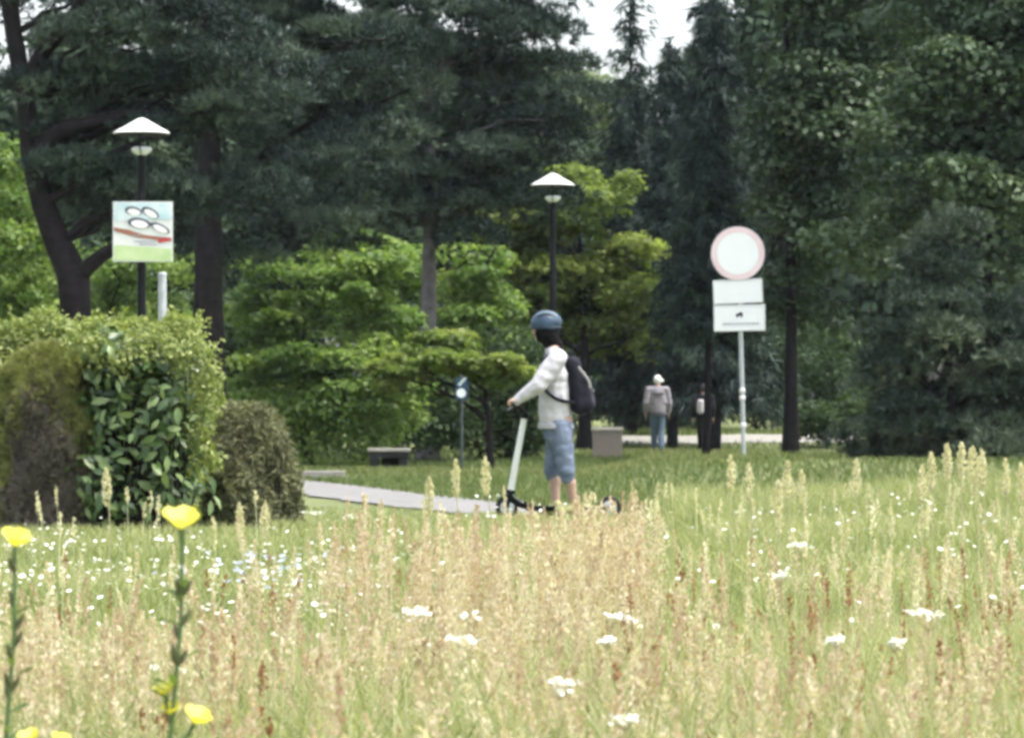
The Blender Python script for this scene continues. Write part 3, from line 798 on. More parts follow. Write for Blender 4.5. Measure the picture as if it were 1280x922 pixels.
# far wall of trees that closes the park
def far_mesh(seed):
    n = 26000
    k = 60
    u = unit(rng.normal(size=(k, 3))) * rng.random((k, 1)) ** 0.4
    pads = np.stack([u[:, 0] * 2.2, u[:, 1] * 2.0, 5.2 + u[:, 2] * 4.8, *[rng.uniform(0.6, 1.1, k) for _ in range(2)], rng.uniform(0.5, 0.9, k)], 1)
    p, nrm, idx = pad_points(pads, n, 0.5, 0.3)
    V, F, T = leaf_quads(p, unit(nrm + np.array([0, 0, 0.5]) + 0.5 * rng.normal(size=p.shape)), rng.uniform(0.18, 0.3, n), 0.17, 0, clumpy(idx, k, n))
    me = mesh_np('crown', V, F, T); me.materials.append(M['far'])
    g = G(); t = np.linspace(0, 1, 6)
    g.tube(np.stack([0.1 * np.sin(t * 4), 0 * t, 8.5 * t], 1), 0.22 * (1.1 - t), 8)
    return me, g
fm = [far_mesh(s) for s in range(3)]
ftr = []
for me, g in fm:
    V = np.concatenate(g.V); m2 = bpy.data.meshes.new('trunk'); m2.from_pydata(V.tolist(), [], g.F); m2.materials.append(M['bark']); ftr.append(m2)
far_px = [(-150, 128, 1.14), (-30, 134, 1.14), (90, 130, 1.14), (190, 138, 1.14), (300, 132, 1.14), (400, 138, 1.14), (500, 131, 1.14), (600, 137, 1.14), (690, 133, 0.84), (790, 139, 0.92), (870, 132, 0.88), (950, 138, 1.25), (1050, 131, 1.5), (1150, 137, 1.4), (1250, 131, 1.5), (1380, 136, 1.4)]
nth = ['first', 'second', 'third', 'fourth', 'fifth', 'sixth', 'seventh', 'eighth', 'ninth', 'tenth', 'eleventh', 'twelfth', 'thirteenth', 'fourteenth', 'fifteenth', 'sixteenth']
for i, (px, d, s) in enumerate(far_px):
    root = empty('park_tree', base_of(px, d), 'shadowy leafy tree in the far row closing the park, %s from the left' % nth[i], 'tree', 'far row of trees behind everything')
    for nm, me in (('crown', fm[i % 3][0]), ('trunk', ftr[i % 3])):
        o = bpy.data.objects.new(nm, me); COL.objects.link(o); o.parent = root
        o.scale = (s, s, s * 1.02); o.rotation_euler = (0, 0, i * 1.7)

# ------------------------------------------------------------------ lamps, signs, street furniture
def street_lamp(px, d, top_py, label):
    b = base_of(px, d); root = empty('street_lamp', b, label, 'street lamp', 'park street lamps')
    x, y, z0 = b; zt = EYE - (top_py - HOR) * d / FPX
    g = G(); g.lathe([(0.075, z0), (0.075, z0 + 0.9), (0.055, z0 + 0.98), (0.048, zt - 0.45), (0.048, zt - 0.32)], (x, y, 0), 16); g.build('pole', M['black_metal'], root)
    g = G(); g.lathe([(0.10, z0), (0.10, z0 + 0.12), (0.085, z0 + 0.16)], (x, y, 0), 16); g.build('base_collar', M['black_metal'], root)
    g = G(); g.lathe([(0.335, zt - 0.185), (0.34, zt - 0.17), (0.18, zt - 0.085), (0.09, zt - 0.03), (0.03, zt), (0.005, zt + 0.003)], (x, y, 0), 32); g.build('cap', M['white_paint'], root)
    g = G(); g.lathe([(0.31, zt - 0.205), (0.325, zt - 0.19), (0.325, zt - 0.186)], (x, y, 0), 32); g.build('soffit', M['black_metal'], root)
    g = G(); g.lathe([(0.055, zt - 0.44), (0.11, zt - 0.40), (0.125, zt - 0.37), (0.11, zt - 0.345), (0.05, zt - 0.335)], (x, y, 0), 24); g.build('lamp_bowl', M['glass'], root)
    for k in range(3):
        a = k * 2.094 + 0.5
        g = G(); g.tube([(x + 0.05 * math.cos(a), y + 0.05 * math.sin(a), zt - 0.44), (x + 0.2 * math.cos(a), y + 0.2 * math.sin(a), zt - 0.36), (x + 0.22 * math.cos(a), y + 0.22 * math.sin(a), zt - 0.2)], 0.008, 6); g.build('strut', M['black_metal'], root)
    return root
street_lamp(177, 53.0, 148, 'park lamp with white conical cap above the picture sign')
street_lamp(691, 68.0, 217, 'park lamp with white conical cap above the rider')

def flat(name, poly, y, th, mat, parent):
    g = G(); g.prism(poly, y - th, y); return g.build(name, mat, parent, smooth=False)
def px_poly(pts, d):
    return [((a - 640) * d / FPX, EYE - (b_ - HOR) * d / FPX) for a, b_ in pts]

# picture sign carried by the left lamp's pole
d = 52.86
def pm(n_, c, r=0.5): return mat_plain(n_, c, r, noise=0.08, scale=12)
root = empty('picture_sign', ((178 - 640) * d / FPX, d, EYE - (327 - HOR) * d / FPX), 'square picture sign with blue, white, red and green print on the left lamp pole', 'sign')
flat('panel', px_poly([(141, 252), (216, 252), (216, 327), (141, 327)], d), d + 0.02, 0.02, pm('sign_white', (0.72, 0.74, 0.72)), root)
yf = d - 0.003
flat('sky_print', px_poly([(142.5, 253.5), (214.5, 253.5), (214.5, 274), (142.5, 276)], d), yf, 0.002, mat_plain('sky_print', (0.42, 0.60, 0.66), 0.5, col2=(0.70, 0.76, 0.76), scale=5), root)
flat('field_print', px_poly([(142.5, 306), (214.5, 311), (214.5, 325.5), (142.5, 325.5)], d), yf, 0.002, mat_plain('field_print', (0.42, 0.56, 0.26), 0.5, col2=(0.55, 0.66, 0.38), scale=6), root)
flat('land_print', px_poly([(142.5, 284), (160, 287), (178, 293), (200, 296), (214.5, 297), (214.5, 302), (196, 300), (172, 297), (142.5, 289)], d), yf, 0.002, pm('land_print', (0.32, 0.14, 0.09)), root)
flat('red_print', px_poly([(197, 299), (212, 297), (213, 301), (198, 304)], d), yf - 0.003, 0.002, pm('red_print', (0.45, 0.05, 0.06)), root)
_el = lambda cx, cy, a_, b_, t_: [(cx + a_ * math.cos(w) * math.cos(t_) - b_ * math.sin(w) * math.sin(t_), cy + a_ * math.cos(w) * math.sin(t_) + b_ * math.sin(w) * math.cos(t_)) for w in np.arange(14) * math.pi / 7]
for q in (_el(167, 264, 10, 5, 0.2), _el(188, 266, 11, 5, 0.5), _el(174, 279, 13, 6, 0.15), _el(200, 285, 12, 4.5, 0.45)) or ([(158, 261), (170, 258), (178, 263), (172, 270), (160, 268)], [(176, 260), (188, 258), (200, 266), (196, 274), (184, 272)], [(160, 272), (176, 270), (190, 278), (184, 288), (168, 286)], [(188, 276), (204, 280), (212, 290), (198, 292), (188, 287)]):
    cxy = np.mean(q, 0)
    flat('dark_outline', px_poly([tuple(cxy + (np.array(k_) - cxy) * 1.12) for k_ in q], d), yf - 0.003, 0.002, pm('ink_print', (0.06, 0.07, 0.10)), root)
    flat('white_shape', px_poly([tuple(cxy + (np.array(k_) - cxy) * 0.85 + np.array([0.5, 1.2])) for k_ in q], d), yf - 0.006, 0.002, M['white_paint'], root)
for yy, xa, xb in ((293.5, 166, 176), (301, 168, 195), (304.5, 174, 196)):
    flat('text_line', px_poly([(xa, yy), (xb, yy + 0.6), (xb, yy + 1.9), (xa, yy + 1.3)], d), yf - 0.003, 0.002, pm('text_print', (0.30, 0.30, 0.38)), root)
for zz in (268, 312):
    z = EYE - (zz - HOR) * d / FPX
    g = G(); g.box(((177 - 640) * 53.0 / FPX, 53.0 - 0.02, z), (0.15, 0.10, 0.035), bevel=0.005); g.build('clamp', M['steel'], root)

# bare galvanised post behind the hedge
d = 45.0
b = base_of(203, d)
root = empty('steel_post', b, 'short bare grey steel post standing up behind the hedge below the picture sign', 'post')
zt = EYE - (343 - HOR) * d / FPX
g = G(); g.lathe([(0.042, b[2]), (0.042, zt - 0.01)], (b[0], d, 0), 16); g.build('tube', M['steel'], root)
g = G(); g.lathe([(0.046, zt - 0.012), (0.046, zt + 0.008), (0.03, zt + 0.022)], (b[0], d, 0), 16); g.build('cap', M['steel'], root)

# no-vehicles road sign with two plates
d = 68.0
b = base_of(930, d); s = d / FPX
root = empty('road_sign', b, 'round white road sign with faded red rim and two white plates on a grey post', 'road sign')
pa = np.array([b[0], d, b[2]]); pb = P(922.5, 290, d)
g = G(); g.tube([pa, pa + (pb - pa) * 0.5, pb], 0.036, 14); g.build('post', M['steel'], root)
def disc(name, px, py, r0, r1, y, th, mat, parent, seg=48):
    cx, cz = (px - 640) * s, EYE - (py - HOR) * s
    g = G()
    if r0 <= 0: g.lathe([(r1, y - th), (r1, y)], (cx, 0, cz), seg, axis='y')
    else:
        a = np.arange(seg) * 2 * np.pi / seg; V = []; F = []
        for r_2, yy in ((r0, y - th), (r1, y - th), (r1, y), (r0, y)):
            V.append(np.stack([cx + r_2 * np.cos(a), np.full(seg, yy), cz + r_2 * np.sin(a)], 1))
        for i in range(4):
            for k_ in range(seg): F.append([i * seg + k_, i * seg + (k_ + 1) % seg, ((i + 1) % 4) * seg + (k_ + 1) % seg, ((i + 1) % 4) * seg + k_])
        g.add(np.concatenate(V), F)
    return g.build(name, mat, parent, smooth=False)
sign_w = mat_plain('sign_white_film', (0.74, 0.77, 0.78), 0.4, noise=0.05, scale=4)
fy = d - 0.05
disc('disc', 922, 317, 0, 34 * s, fy, 0.012, mat_plain('sign_back_grey', (0.30, 0.31, 0.33), 0.5), root)
disc('red_rim', 922, 317, 26.5 * s, 33.2 * s, fy - 0.0145, 0.002, mat_plain('faded_red', (0.66, 0.50, 0.53), 0.45, col2=(0.70, 0.58, 0.60), scale=5), root)
disc('white_field', 922, 317, 0, 26.3 * s, fy - 0.0145, 0.002, sign_w, root)
def plate(cx, cy, w, h, tilt, marks):
    c = P(cx, cy, d); Rm = Matrix.Rotation(R(tilt), 4, 'Y')
    g = G(); g.box((c[0], fy - 0.006, c[2]), (w * s, 0.012, h * s), Rm, bevel=0.004)
    pl = g.build('plate', sign_w, root, smooth=False)
    edge = G()
    ww, hh_ = w * s, h * s
    for (ox, oz, sx, sz) in ((0, hh_ / 2 - 0.012, ww - 0.03, 0.006), (0, -hh_ / 2 + 0.012, ww - 0.03, 0.006), (ww / 2 - 0.012, 0, 0.006, hh_ - 0.036), (-ww / 2 + 0.012, 0, 0.006, hh_ - 0.036)):
        v = Rm.to_3x3() @ Vector((ox, 0, oz)); edge.box((c[0] + v.x, fy - 0.014, c[2] + v.z), (sx, 0.003, sz), Rm)
    edge.build('border_line', pm('border_grey', (0.42, 0.43, 0.45)), pl, smooth=False)
    for nm, ox, oz, sx, sz, mt in marks:
        v = Rm.to_3x3() @ Vector((ox * s, 0, -oz * s))
        g = G(); g.box((c[0] + v.x, fy - 0.0145, c[2] + v.z), (sx * s, 0.003, sz * s), Rm); g.build(nm, mt, pl, smooth=False)
ink = pm('sign_ink', (0.02, 0.02, 0.025)); inkg = pm('sign_text_grey', (0.30, 0.31, 0.33))
plate(922, 364.5, 62, 30, -2.5, [])
mk = [('symbol', 0, -4.2, 8.5, 2.6, ink), ('symbol', 1.5, -6.2, 4.5, 2.0, ink), ('symbol', -2.6, -2.2, 2.4, 2.2, ink), ('symbol', 2.8, -2.2, 2.4, 2.2, ink)]
xx = -21
while xx < 21:
    w_ = float(rng.uniform(2.5, 5.5)); mk.append(('text_mark', xx + w_ / 2, 7.0, w_, 2.0, inkg)); xx += w_ + 1.1
plate(924, 397.5, 64.5, 33, -1.0, mk)
for py in (300, 335, 364, 397):
    c = P(924, py, d); g = G(); g.box((c[0], d - 0.012, c[2]), (0.10, 0.085, 0.03), bevel=0.004); g.build('clamp', M['steel'], root)
for py in (488, 497, 531): 
    c = pa + (pb - pa) * ((EYE - (py - HOR) * s - pa[2]) / (pb[2] - pa[2]))
    g = G(); g.lathe([(0.040, -0.035), (0.044, -0.03), (0.044, 0.03), (0.040, 0.035)], c, 14); g.build('reflective_band', M['white_paint'], root)

# small blue sign by the maples
d = 76.0; s2 = d / FPX
b = base_of(577, d)
root = empty('blue_sign', b, 'small dark blue sign with white patch on thin grey post under the low maple', 'sign')
g = G(); g.lathe([(0.025, b[2]), (0.025, EYE - (468 - HOR) * s2)], (b[0], d, 0), 10); g.build('post', mat_plain('dull_grey_post', (0.05, 0.06, 0.06), 0.6), root)
c = P(577, 486, d)
g = G(); g.box((c[0], d - 0.035, c[2]), (15 * s2, 0.015, 27 * s2), bevel=0.005); g.build('panel', mat_plain('sign_blue', (0.018, 0.05, 0.10), 0.5), root, smooth=False)
cc = P(576.5, 491, d); g = G(); g.lathe([(5.8 * s2, d - 0.047), (5.8 * s2, d - 0.0445)], (cc[0], 0, cc[2]), 24, 'y'); g.build('white_patch', pm('sign_white_patch', (0.72, 0.76, 0.78)), root, smooth=False)
g = G(); g.prism(px_poly([(572, 480), (581, 471), (583, 473), (575, 483)], d), d - 0.047, d - 0.0445); g.build('pale_arrow', pm('sign_pale', (0.45, 0.52, 0.5)), root, smooth=False)

# low bench
d = 75.0; s2 = d / FPX
b = base_of(486, d); zt = EYE - (560 - HOR) * s2
root = empty('bench', b, 'low dark bench with pale top slab on the mown grass left of the rider', 'bench')
g = G(); g.box((b[0], d + 0.1, zt - 0.03), (0.72, 0.62, 0.06), bevel=0.012); g.build('seat', M['kerb'], root, smooth=False)
dk = mat_plain('dark_stained_wood', (0.02, 0.019, 0.02), 0.8, noise=0.3, scale=12)
g = G(); g.box((b[0], d + 0.1, zt - 0.11), (0.66, 0.54, 0.10), bevel=0.008); g.build('apron', dk, root, smooth=False)
for sx in (-1, 1):
    g = G(); g.box((b[0] + sx * 0.24, d + 0.1, (b[2] + zt - 0.16) / 2), (0.15, 0.5, zt - 0.16 - b[2]), bevel=0.01); g.build('leg', dk, root, smooth=False)
g = G(); g.box((b[0] + 0.02, d + 0.15, (b[2] + zt - 0.16) / 2 + 0.03), (0.30, 0.06, zt - 0.22 - b[2]), bevel=0.006); g.build('stretcher', dk, root, smooth=False)

# concrete litter bin
d = 88.0; s2 = d / FPX
b = base_of(759, d); zt = EYE - (534 - HOR) * s2
root = empty('litter_bin', b, 'squat pinkish pebble-concrete litter bin on the grass right of the rider', 'litter bin')
g = G(); h_ = zt - b[2]
for sx, sy in ((0, -1), (0, 1), (-1, 0), (1, 0)):
    g.box((b[0] + sx * 0.26, d + sy * 0.26, b[2] + (h_ - 0.07) / 2), (0.06 if sx else 0.579, 0.06 if sy else 0.459, h_ - 0.07), bevel=0.008)
g.box((b[0], d, b[2] + 0.03), (0.455, 0.455, 0.06)); g.build('body', M['concrete'], root, smooth=False)
g = G()
for sx, sy in ((0, -1), (0, 1), (-1, 0), (1, 0)):
    g.box((b[0] + sx * 0.255, d + sy * 0.255, b[2] + h_ - 0.033), (0.11 if sx else 0.62, 0.11 if sy else 0.398, 0.066), bevel=0.01)
g.build('rim', pm('smooth_concrete', (0.48, 0.45, 0.41)), root, smooth=False)
g = G(); g.lathe([(0.17, b[2] + 0.07), (0.185, b[2] + h_ - 0.08), (0.17, b[2] + h_ - 0.085), (0.155, b[2] + 0.08)], (b[0], d, 0), 20); g.build('liner', M['steel'], root)

# ------------------------------------------------------------------ rider on the kick scooter (40 m away, facing left)
RD = 40.0; s = RD / FPX
def Q(px, py, dy=0.0): return P(px, py, RD, 0) + np.array([0, dy, 0])
skin = mat_plain('skin', (0.46, 0.31, 0.24), 0.55, noise=0.12, scale=40)
skin_leg = mat_plain('leg_skin', (0.36, 0.22, 0.16), 0.55, noise=0.1, scale=30)
rbase = (Q(695, 0)[0], RD, 0.0)
rider = empty('person', rbase, 'rider in blue helmet, pale grey sweatshirt and denim shorts standing on a kick scooter', 'person')

# key joints
pelv = Q(698, 528); waist = Q(697, 505); chest = Q(696, 468); nb = Q(693, 438); hd_ = Q(682, 410)
shL, shR = Q(696, 448, -0.19), Q(694, 448, 0.19)
elL, elR = Q(673, 481, -0.25), Q(672, 482, 0.25)
wrL, wrR = Q(648, 499, -0.21), Q(648, 499, 0.21)
hipL, hipR = Q(700, 534, -0.09), Q(697, 534, 0.09)
knL, knR = Q(708, 590, -0.11), Q(691, 588, 0.10)
anL, anR = Q(717, 630, -0.06), Q(695, 631, 0.05)
g = G()
g.capsule(pelv, waist, 0.135, 0.115, k=1.25); g.capsule(waist, chest, 0.11, 0.125, k=1.35); g.capsule(chest, nb, 0.12, 0.07, k=1.5)
g.capsule(nb + np.array([0, 0, -0.02]), hd_ + np.array([0.025, 0, -0.06]), 0.062, 0.055)
g.ball(hd_, (0.098, 0.076, 0.118)); g.ball(hd_ + np.array([-0.028, 0, -0.07]), (0.066, 0.056, 0.055))
g.capsule(hd_ + np.array([-0.09, 0, 0.0]), hd_ + np.array([-0.112, 0, -0.035]), 0.012, 0.018)      # nose
g.ball(hd_ + np.array([-0.088, 0, -0.066]), (0.014, 0.028, 0.010)); g.ball(hd_ + np.array([-0.086, 0, -0.080]), (0.013, 0.024, 0.009))  # lips
g.ball(hd_ + np.array([-0.082, 0, 0.03]), (0.022, 0.058, 0.012))     # brow
for sy in (-1, 1): g.ball(hd_ + np.array([0.012, sy * 0.078, -0.01]), (0.022, 0.012, 0.034))
for sh, el, wr, sy in ((shL, elL, wrL, -1), (shR, elR, wrR, 1)):
    g.capsule(nb + np.array([0.01, sy * 0.04, -0.05]), sh, 0.06, 0.06); g.capsule(sh, el, 0.055, 0.042); g.capsule(el, wr, 0.040, 0.027)
for hp, kn, an in ((hipL, knL, anL), (hipR, knR, anR)):
    g.capsule(hp, kn, 0.088, 0.056); g.capsule(kn + np.array([0.004, 0, 0]), kn + (an - kn) * 0.35 + np.array([0.012, 0, 0]), 0.052, 0.055); g.capsule(kn + (an - kn) * 0.35 + np.array([0.010, 0, 0]), an, 0.052, 0.034)
    g.capsule(an + np.array([0.02, 0, -0.03]), an + np.array([-0.13, 0, -0.045]), 0.034, 0.028, k=1.15)
# hands: palm, four curled fingers of unequal length round the grip, thumb from the side of the palm
for wr, sy in ((wrL, -1), (wrR, 1)):
    pc = wr + np.array([-0.055, 0, -0.016]); g.capsule(wr, pc, 0.026, 0.026, k=1.45)
    for i, (oy, ln) in enumerate(((-0.030, 0.8), (-0.010, 0.95), (0.010, 1.0), (0.030, 0.9))):
        a0 = pc + np.array([-0.008, oy * 1.1, 0.004]); a1 = a0 + np.array([-0.026, 0, -0.010]) * ln; a2 = a1 + np.array([-0.006, 0, -0.026]) * ln; a3 = a2 + np.array([0.018, 0, -0.012]) * ln
        g.capsule(a0, a1, 0.0095, 0.009, seg=8); g.capsule(a1, a2, 0.009, 0.0085, seg=8); g.capsule(a2, a3, 0.0085, 0.0075, seg=8)
    t0 = wr + np.array([-0.022, -sy * 0.030, -0.012]); t1 = t0 + np.array([-0.020, -sy * 0.014, -0.020]); t2 = t1 + np.array([-0.020, -sy * 0.002, -0.014])
    g.capsule(t0, t1, 0.012, 0.010, seg=8); g.capsule(t1, t2, 0.010, 0.008, seg=8)
body = g.remesh('body', skin, rider, 0.0075, 2)
for sy in (-1, 1):
    g = G(); g.ball(hd_ + np.array([-0.082, sy * 0.032, 0.008]), 0.011, 10, 7); g.build('eye', mat_plain('eye_white', (0.55, 0.52, 0.48), 0.3), body)
# sweatshirt
sw = mat_plain('pale_grey_fleece', (0.53, 0.525, 0.55), 0.95, spec=0.1, noise=0.10, scale=18)
g = G()
sf_ = np.array([-0.018, 0, 0]); g.capsule(Q(694, 520), waist + sf_, 0.158, 0.156, k=1.15); g.capsule(waist + sf_, chest + sf_, 0.154, 0.152, k=1.25); g.capsule(chest + sf_ * 0.6, nb + np.array([0.0, 0, -0.035]), 0.148, 0.088, k=1.45)
for sh, el, wr, sy in ((shL, elL, wrL, -1), (shR, elR, wrR, 1)):
    g.capsule(nb + np.array([0.01, sy * 0.04, -0.07]), sh, 0.085, 0.088); g.capsule(sh, el, 0.090, 0.074); g.capsule(el, wr + (wr - el) * 0.10, 0.074, 0.044)
g.remesh('sweatshirt', sw, rider, 0.011, 4, 0.008, 0.09)
g = G(); g.lathe([(0.137, 0), (0.152, 0.006), (0.155, 0.025), (0.152, 0.05), (0.137, 0.056)], (0, 0, 0), 28)
V = g.V[0]; V *= np.array([1.06, 1.2, 1.0]); V += Q(695, 536); g.build('hem_band', mat_plain('rib_knit', (0.42, 0.42, 0.45), 0.95), rider)
g = G(); g.lathe([(0.058, 0), (0.078, 0.004), (0.082, 0.02), (0.074, 0.04), (0.056, 0.044)], (0, 0, 0), 24)
g.V[0] += nb + np.array([-0.004, 0, -0.015]); g.build('collar', mat_plain('rib_collar', (0.5, 0.5, 0.52), 0.95), rider)
# shorts
den = mat_plain('washed_denim', (0.17, 0.205, 0.28), 0.9, col2=(0.10, 0.13, 0.19), scale=9, spec=0.15)
g = G(); g.capsule(Q(698, 531), Q(698, 543), 0.140, 0.138, k=1.18)
for hp, kn, sy in ((hipL, knL, -1), (hipR, knR, 1)): g.capsule(hp, kn, 0.108, 0.080); g.capsule(kn + (hp - kn) * 0.2, kn + (kn - hp) * 0.12, 0.078, 0.064)
g.remesh('shorts', den, rider, 0.011, 4, 0.008, 0.08)
# shoes
for an in (anL, anR):
    g = G(); a0 = an + np.array([0.025, 0, -0.035]); g.capsule(a0, an + np.array([-0.145, 0, -0.05]), 0.046, 0.036, k=1.1); g.capsule(an + np.array([0.005, 0, 0.01]), a0, 0.045, 0.046)
    sh = g.remesh('shoe', mat_plain('pale_yellow_shoe', (0.50, 0.47, 0.22), 0.7), rider, 0.01, 3)
    g = G(); g.box(an + np.array([-0.055, 0, -0.083]), (0.25, 0.09, 0.022), bevel=0.01); g.build('sole', mat_plain('dark_sole', (0.03, 0.03, 0.03), 0.8), sh)
# helmet
hel = mat_plain('blue_helmet_shell', (0.030, 0.068, 0.115), 0.4, col2=(0.016, 0.038, 0.07), scale=10, spec=0.5)
hc_ = hd_ + np.array([0.006, 0, 0.038])
V = []; F = []; nr_, ns_ = 9, 28
for i in range(nr_):
    e = -0.32 + i / (nr_ - 1) * 1.82
    for k_ in range(ns_):
        a_ = k_ / ns_ * 2 * math.pi
        r_1 = math.cos(e)
        zz_ = math.sin(e)
        fr = -math.cos(a_)
        V.append(hc_ + np.array([0.140 * r_1 * math.cos(a_), 0.110 * r_1 * math.sin(a_), 0.118 * zz_ - 0.022 * (1 - zz_) * (-fr) * (-1 if fr < 0 else 0.2)]))
for i in range(nr_ - 1):
    for k_ in range(ns_): F.append([i * ns_ + k_, i * ns_ + (k_ + 1) % ns_, (i + 1) * ns_ + (k_ + 1) % ns_, (i + 1) * ns_ + k_])
F.append([(nr_ - 1) * ns_ + k_ for k_ in range(ns_)]); F.append(list(range(ns_))[::-1])
g = G(); g.add(np.array(V), F); hm = g.build('helmet', hel, rider)
for sy in (-0.075, -0.045, 0.0, 0.045, 0.075):
    g = G(); t = np.linspace(-0.9, 1.0, 8)
    yy = sy
    k_ = math.sqrt(max(0.05, 1 - (yy / 0.108) ** 2))
    pts = [hc_ + np.array([0.142 * k_ * math.sin(q_) * 1.0, yy, 0.112 * k_ * math.cos(q_) + 0.004]) for q_ in t]
    g.tube(pts, [0.004, 0.009, 0.011, 0.011, 0.011, 0.011, 0.009, 0.004], 8); g.build('vent', mat_plain('helmet_vent', (0.012, 0.016, 0.024), 0.6) if abs(sy) != 0.045 else mat_plain('helmet_stripe', (0.20, 0.29, 0.36), 0.4), hm)
g = G(); g.lathe([(1.0, -0.012), (1.03, -0.006), (1.03, 0.006), (1.0, 0.012)], (0, 0, 0), 28); V = g.V[0]; V[:, 0] *= 0.134; V[:, 1] *= 0.105; V += hc_ + np.array([0, 0, -0.034]); g.build('rim', mat_plain('helmet_rim', (0.02, 0.035, 0.06), 0.5), hm)
for sy in (-1, 1):
    g = G(); g.tube([hc_ + np.array([0.0, sy * 0.100, -0.01]), hd_ + np.array([-0.01, sy * 0.082, -0.05]), hd_ + np.array([-0.03, sy * 0.02, -0.128])], 0.006, 6); g.build('chin_strap', M['black_metal'], hm)
g = G(); g.ball(hd_ + np.array([0.02, 0.0, -0.01]), (0.098, 0.093, 0.10)); g.ball(hd_ + np.array([-0.022, -0.022, -0.05]), (0.075, 0.072, 0.085)); g.capsule(hd_ + np.array([0.03, 0, -0.05]), nb + np.array([0.025, 0, 0.01]), 0.085, 0.062, k=1.15); g.capsule(hd_ + np.array([-0.01, -0.01, -0.09]), nb + np.array([-0.02, -0.02, 0.02]), 0.055, 0.045)
g.remesh('hair', mat_plain('black_hair', (0.006, 0.0055, 0.006), 0.8, spec=0.1), rider, 0.01, 3, 0.006, 0.03)

# backpack
bp_m = mat_plain('dark_navy_nylon', (0.014, 0.013, 0.022), 0.8, noise=0.25, scale=12, spec=0.15)
root = empty('backpack', Q(722, 512), 'dark navy backpack on the rider\'s back', 'backpack')
ang = R(-20)
def BP(u, v, w): # u away from back, v along back upward, w sideways
    o_ = Q(718, 483); return o_ + np.array([u * math.cos(0.32) - v * math.sin(0.18), w, v * math.cos(0.18) - u * math.sin(0.30)])
g = G()
for w in (-0.085, 0.085):
    g.capsule(BP(0.02, -0.17, w), BP(0.015, 0.20, w), 0.085, 0.075); g.capsule(BP(0.08, -0.14, w), BP(0.08, 0.12, w), 0.075, 0.06)
g.capsule(BP(0.03, -0.17, 0), BP(0.03, 0.22, 0), 0.085, 0.07, k=1.7)
g.remesh('bag', bp_m, root, 0.012, 4, 0.004, 0.06)
g = G(); g.capsule(BP(0.125, -0.12, 0), BP(0.125, 0.03, 0), 0.05, 0.045, k=2.4); g.remesh('front_pocket', mat_plain('charcoal_nylon', (0.035, 0.032, 0.048), 0.8, noise=0.2, scale=14), root, 0.012, 3)
g = G(); g.tube([BP(0.02, 0.27, -0.04), BP(0.03, 0.33, -0.02), BP(0.03, 0.33, 0.02), BP(0.02, 0.27, 0.04)], 0.011, 8); g.build('top_handle', bp_m, root)
g = G(); g.tube([BP(0.07, 0.20, -0.135), BP(0.15, 0.10, -0.13), BP(0.155, 0.03, -0.12)], 0.014, 8); g.build('side_strap', mat_plain('grey_webbing', (0.28, 0.27, 0.27), 0.8), root)
g = G(); g.box(BP(0.183, 0.02, -0.03), (0.01, 0.10, 0.03), bevel=0.003); g.build('reflector_patch', mat_plain('grey_patch', (0.36, 0.35, 0.40), 0.5), root, smooth=False)
for sy in (-1, 1):
    w = sy * 0.115
    pts = [BP(-0.02, 0.22, w), Q(700, 434, w * 1.15) + np.array([0, 0, 0.012]), Q(681, 446, w * 1.4) , Q(675, 466, w * 1.5), Q(677, 484, w * 1.65), Q(694, 499, w * 1.85), BP(-0.03, -0.16, w * 1.3)]
    pts = np.array(pts); t = np.linspace(0, 6, 25); pts = np.stack([np.interp(t, np.arange(7), pts[:, i]) for i in range(3)], 1)
    for _ in range(3): pts[1:-1] = (pts[:-2] + 2 * pts[1:-1] + pts[2:]) / 4
    g = G(); g.tube(pts, 0.016, 8); g.build('shoulder_strap', bp_m, root)

# kick scooter
root = empty('kick_scooter', (Q(680, 0)[0], RD, 0.02), 'kick scooter with white stem and black deck under the rider', 'scooter')
wr_ = 0.105; zg = 0.022
fw = np.array([Q(634, 0)[0], RD, zg + wr_]); rw = np.array([Q(634, 0)[0] + 0.92, RD, zg + wr_])
tyre = mat_plain('tyre_rubber', (0.02, 0.02, 0.02), 0.8)
for c in (fw, rw):
    g = G(); g.lathe([(0.066, -0.02), (0.092, -0.024), (0.105, -0.010), (0.105, 0.010), (0.092, 0.024), (0.066, 0.02)], c, 28, 'y'); w_ = g.build('wheel', tyre, root)
    g = G(); g.lathe([(0.012, -0.028), (0.05, -0.026), (0.064, -0.021), (0.064, 0.021), (0.05, 0.026), (0.012, 0.028)], c, 24, 'y'); g.build('rim', M['steel'], w_)
sc_w = mat_plain('scooter_white_paint', (0.74, 0.76, 0.72), 0.35, noise=0.05, scale=8)
st_b, st_t = Q(638.5, 612), Q(655, 523)
g = G(); g.tube([st_b, st_t], [0.031, 0.028], 16); g.build('stem', sc_w, root)
g = G(); g.tube([st_b + (st_b - st_t) * 0.16, st_b], [0.040, 0.042], 14); g.tube([st_t, st_t + (st_t - st_b) * 0.09], [0.036, 0.034], 14); g.build('stem_collar', M['black_metal'], root)
g = G()
for sy in (-1, 1): g.tube([st_b + (st_b - st_t) * 0.12 + np.array([0, sy * 0.04, 0]), fw + np.array([0, sy * 0.042, 0])], [0.018, 0.014], 8)
g.build('fork', M['black_metal'], root)
g = G(); a_ = np.linspace(0.3, 2.9, 10); V = []
for q_ in a_:
    for sy in (-0.036, 0.036): V.append(fw + np.array([0.122 * math.cos(q_ + 0.1), sy, 0.122 * math.sin(q_ + 0.1)]))
for q_ in a_:
    for sy in (-0.036, 0.036): V.append(fw + np.array([0.128 * math.cos(q_ + 0.1), sy, 0.128 * math.sin(q_ + 0.1)]))
F = []
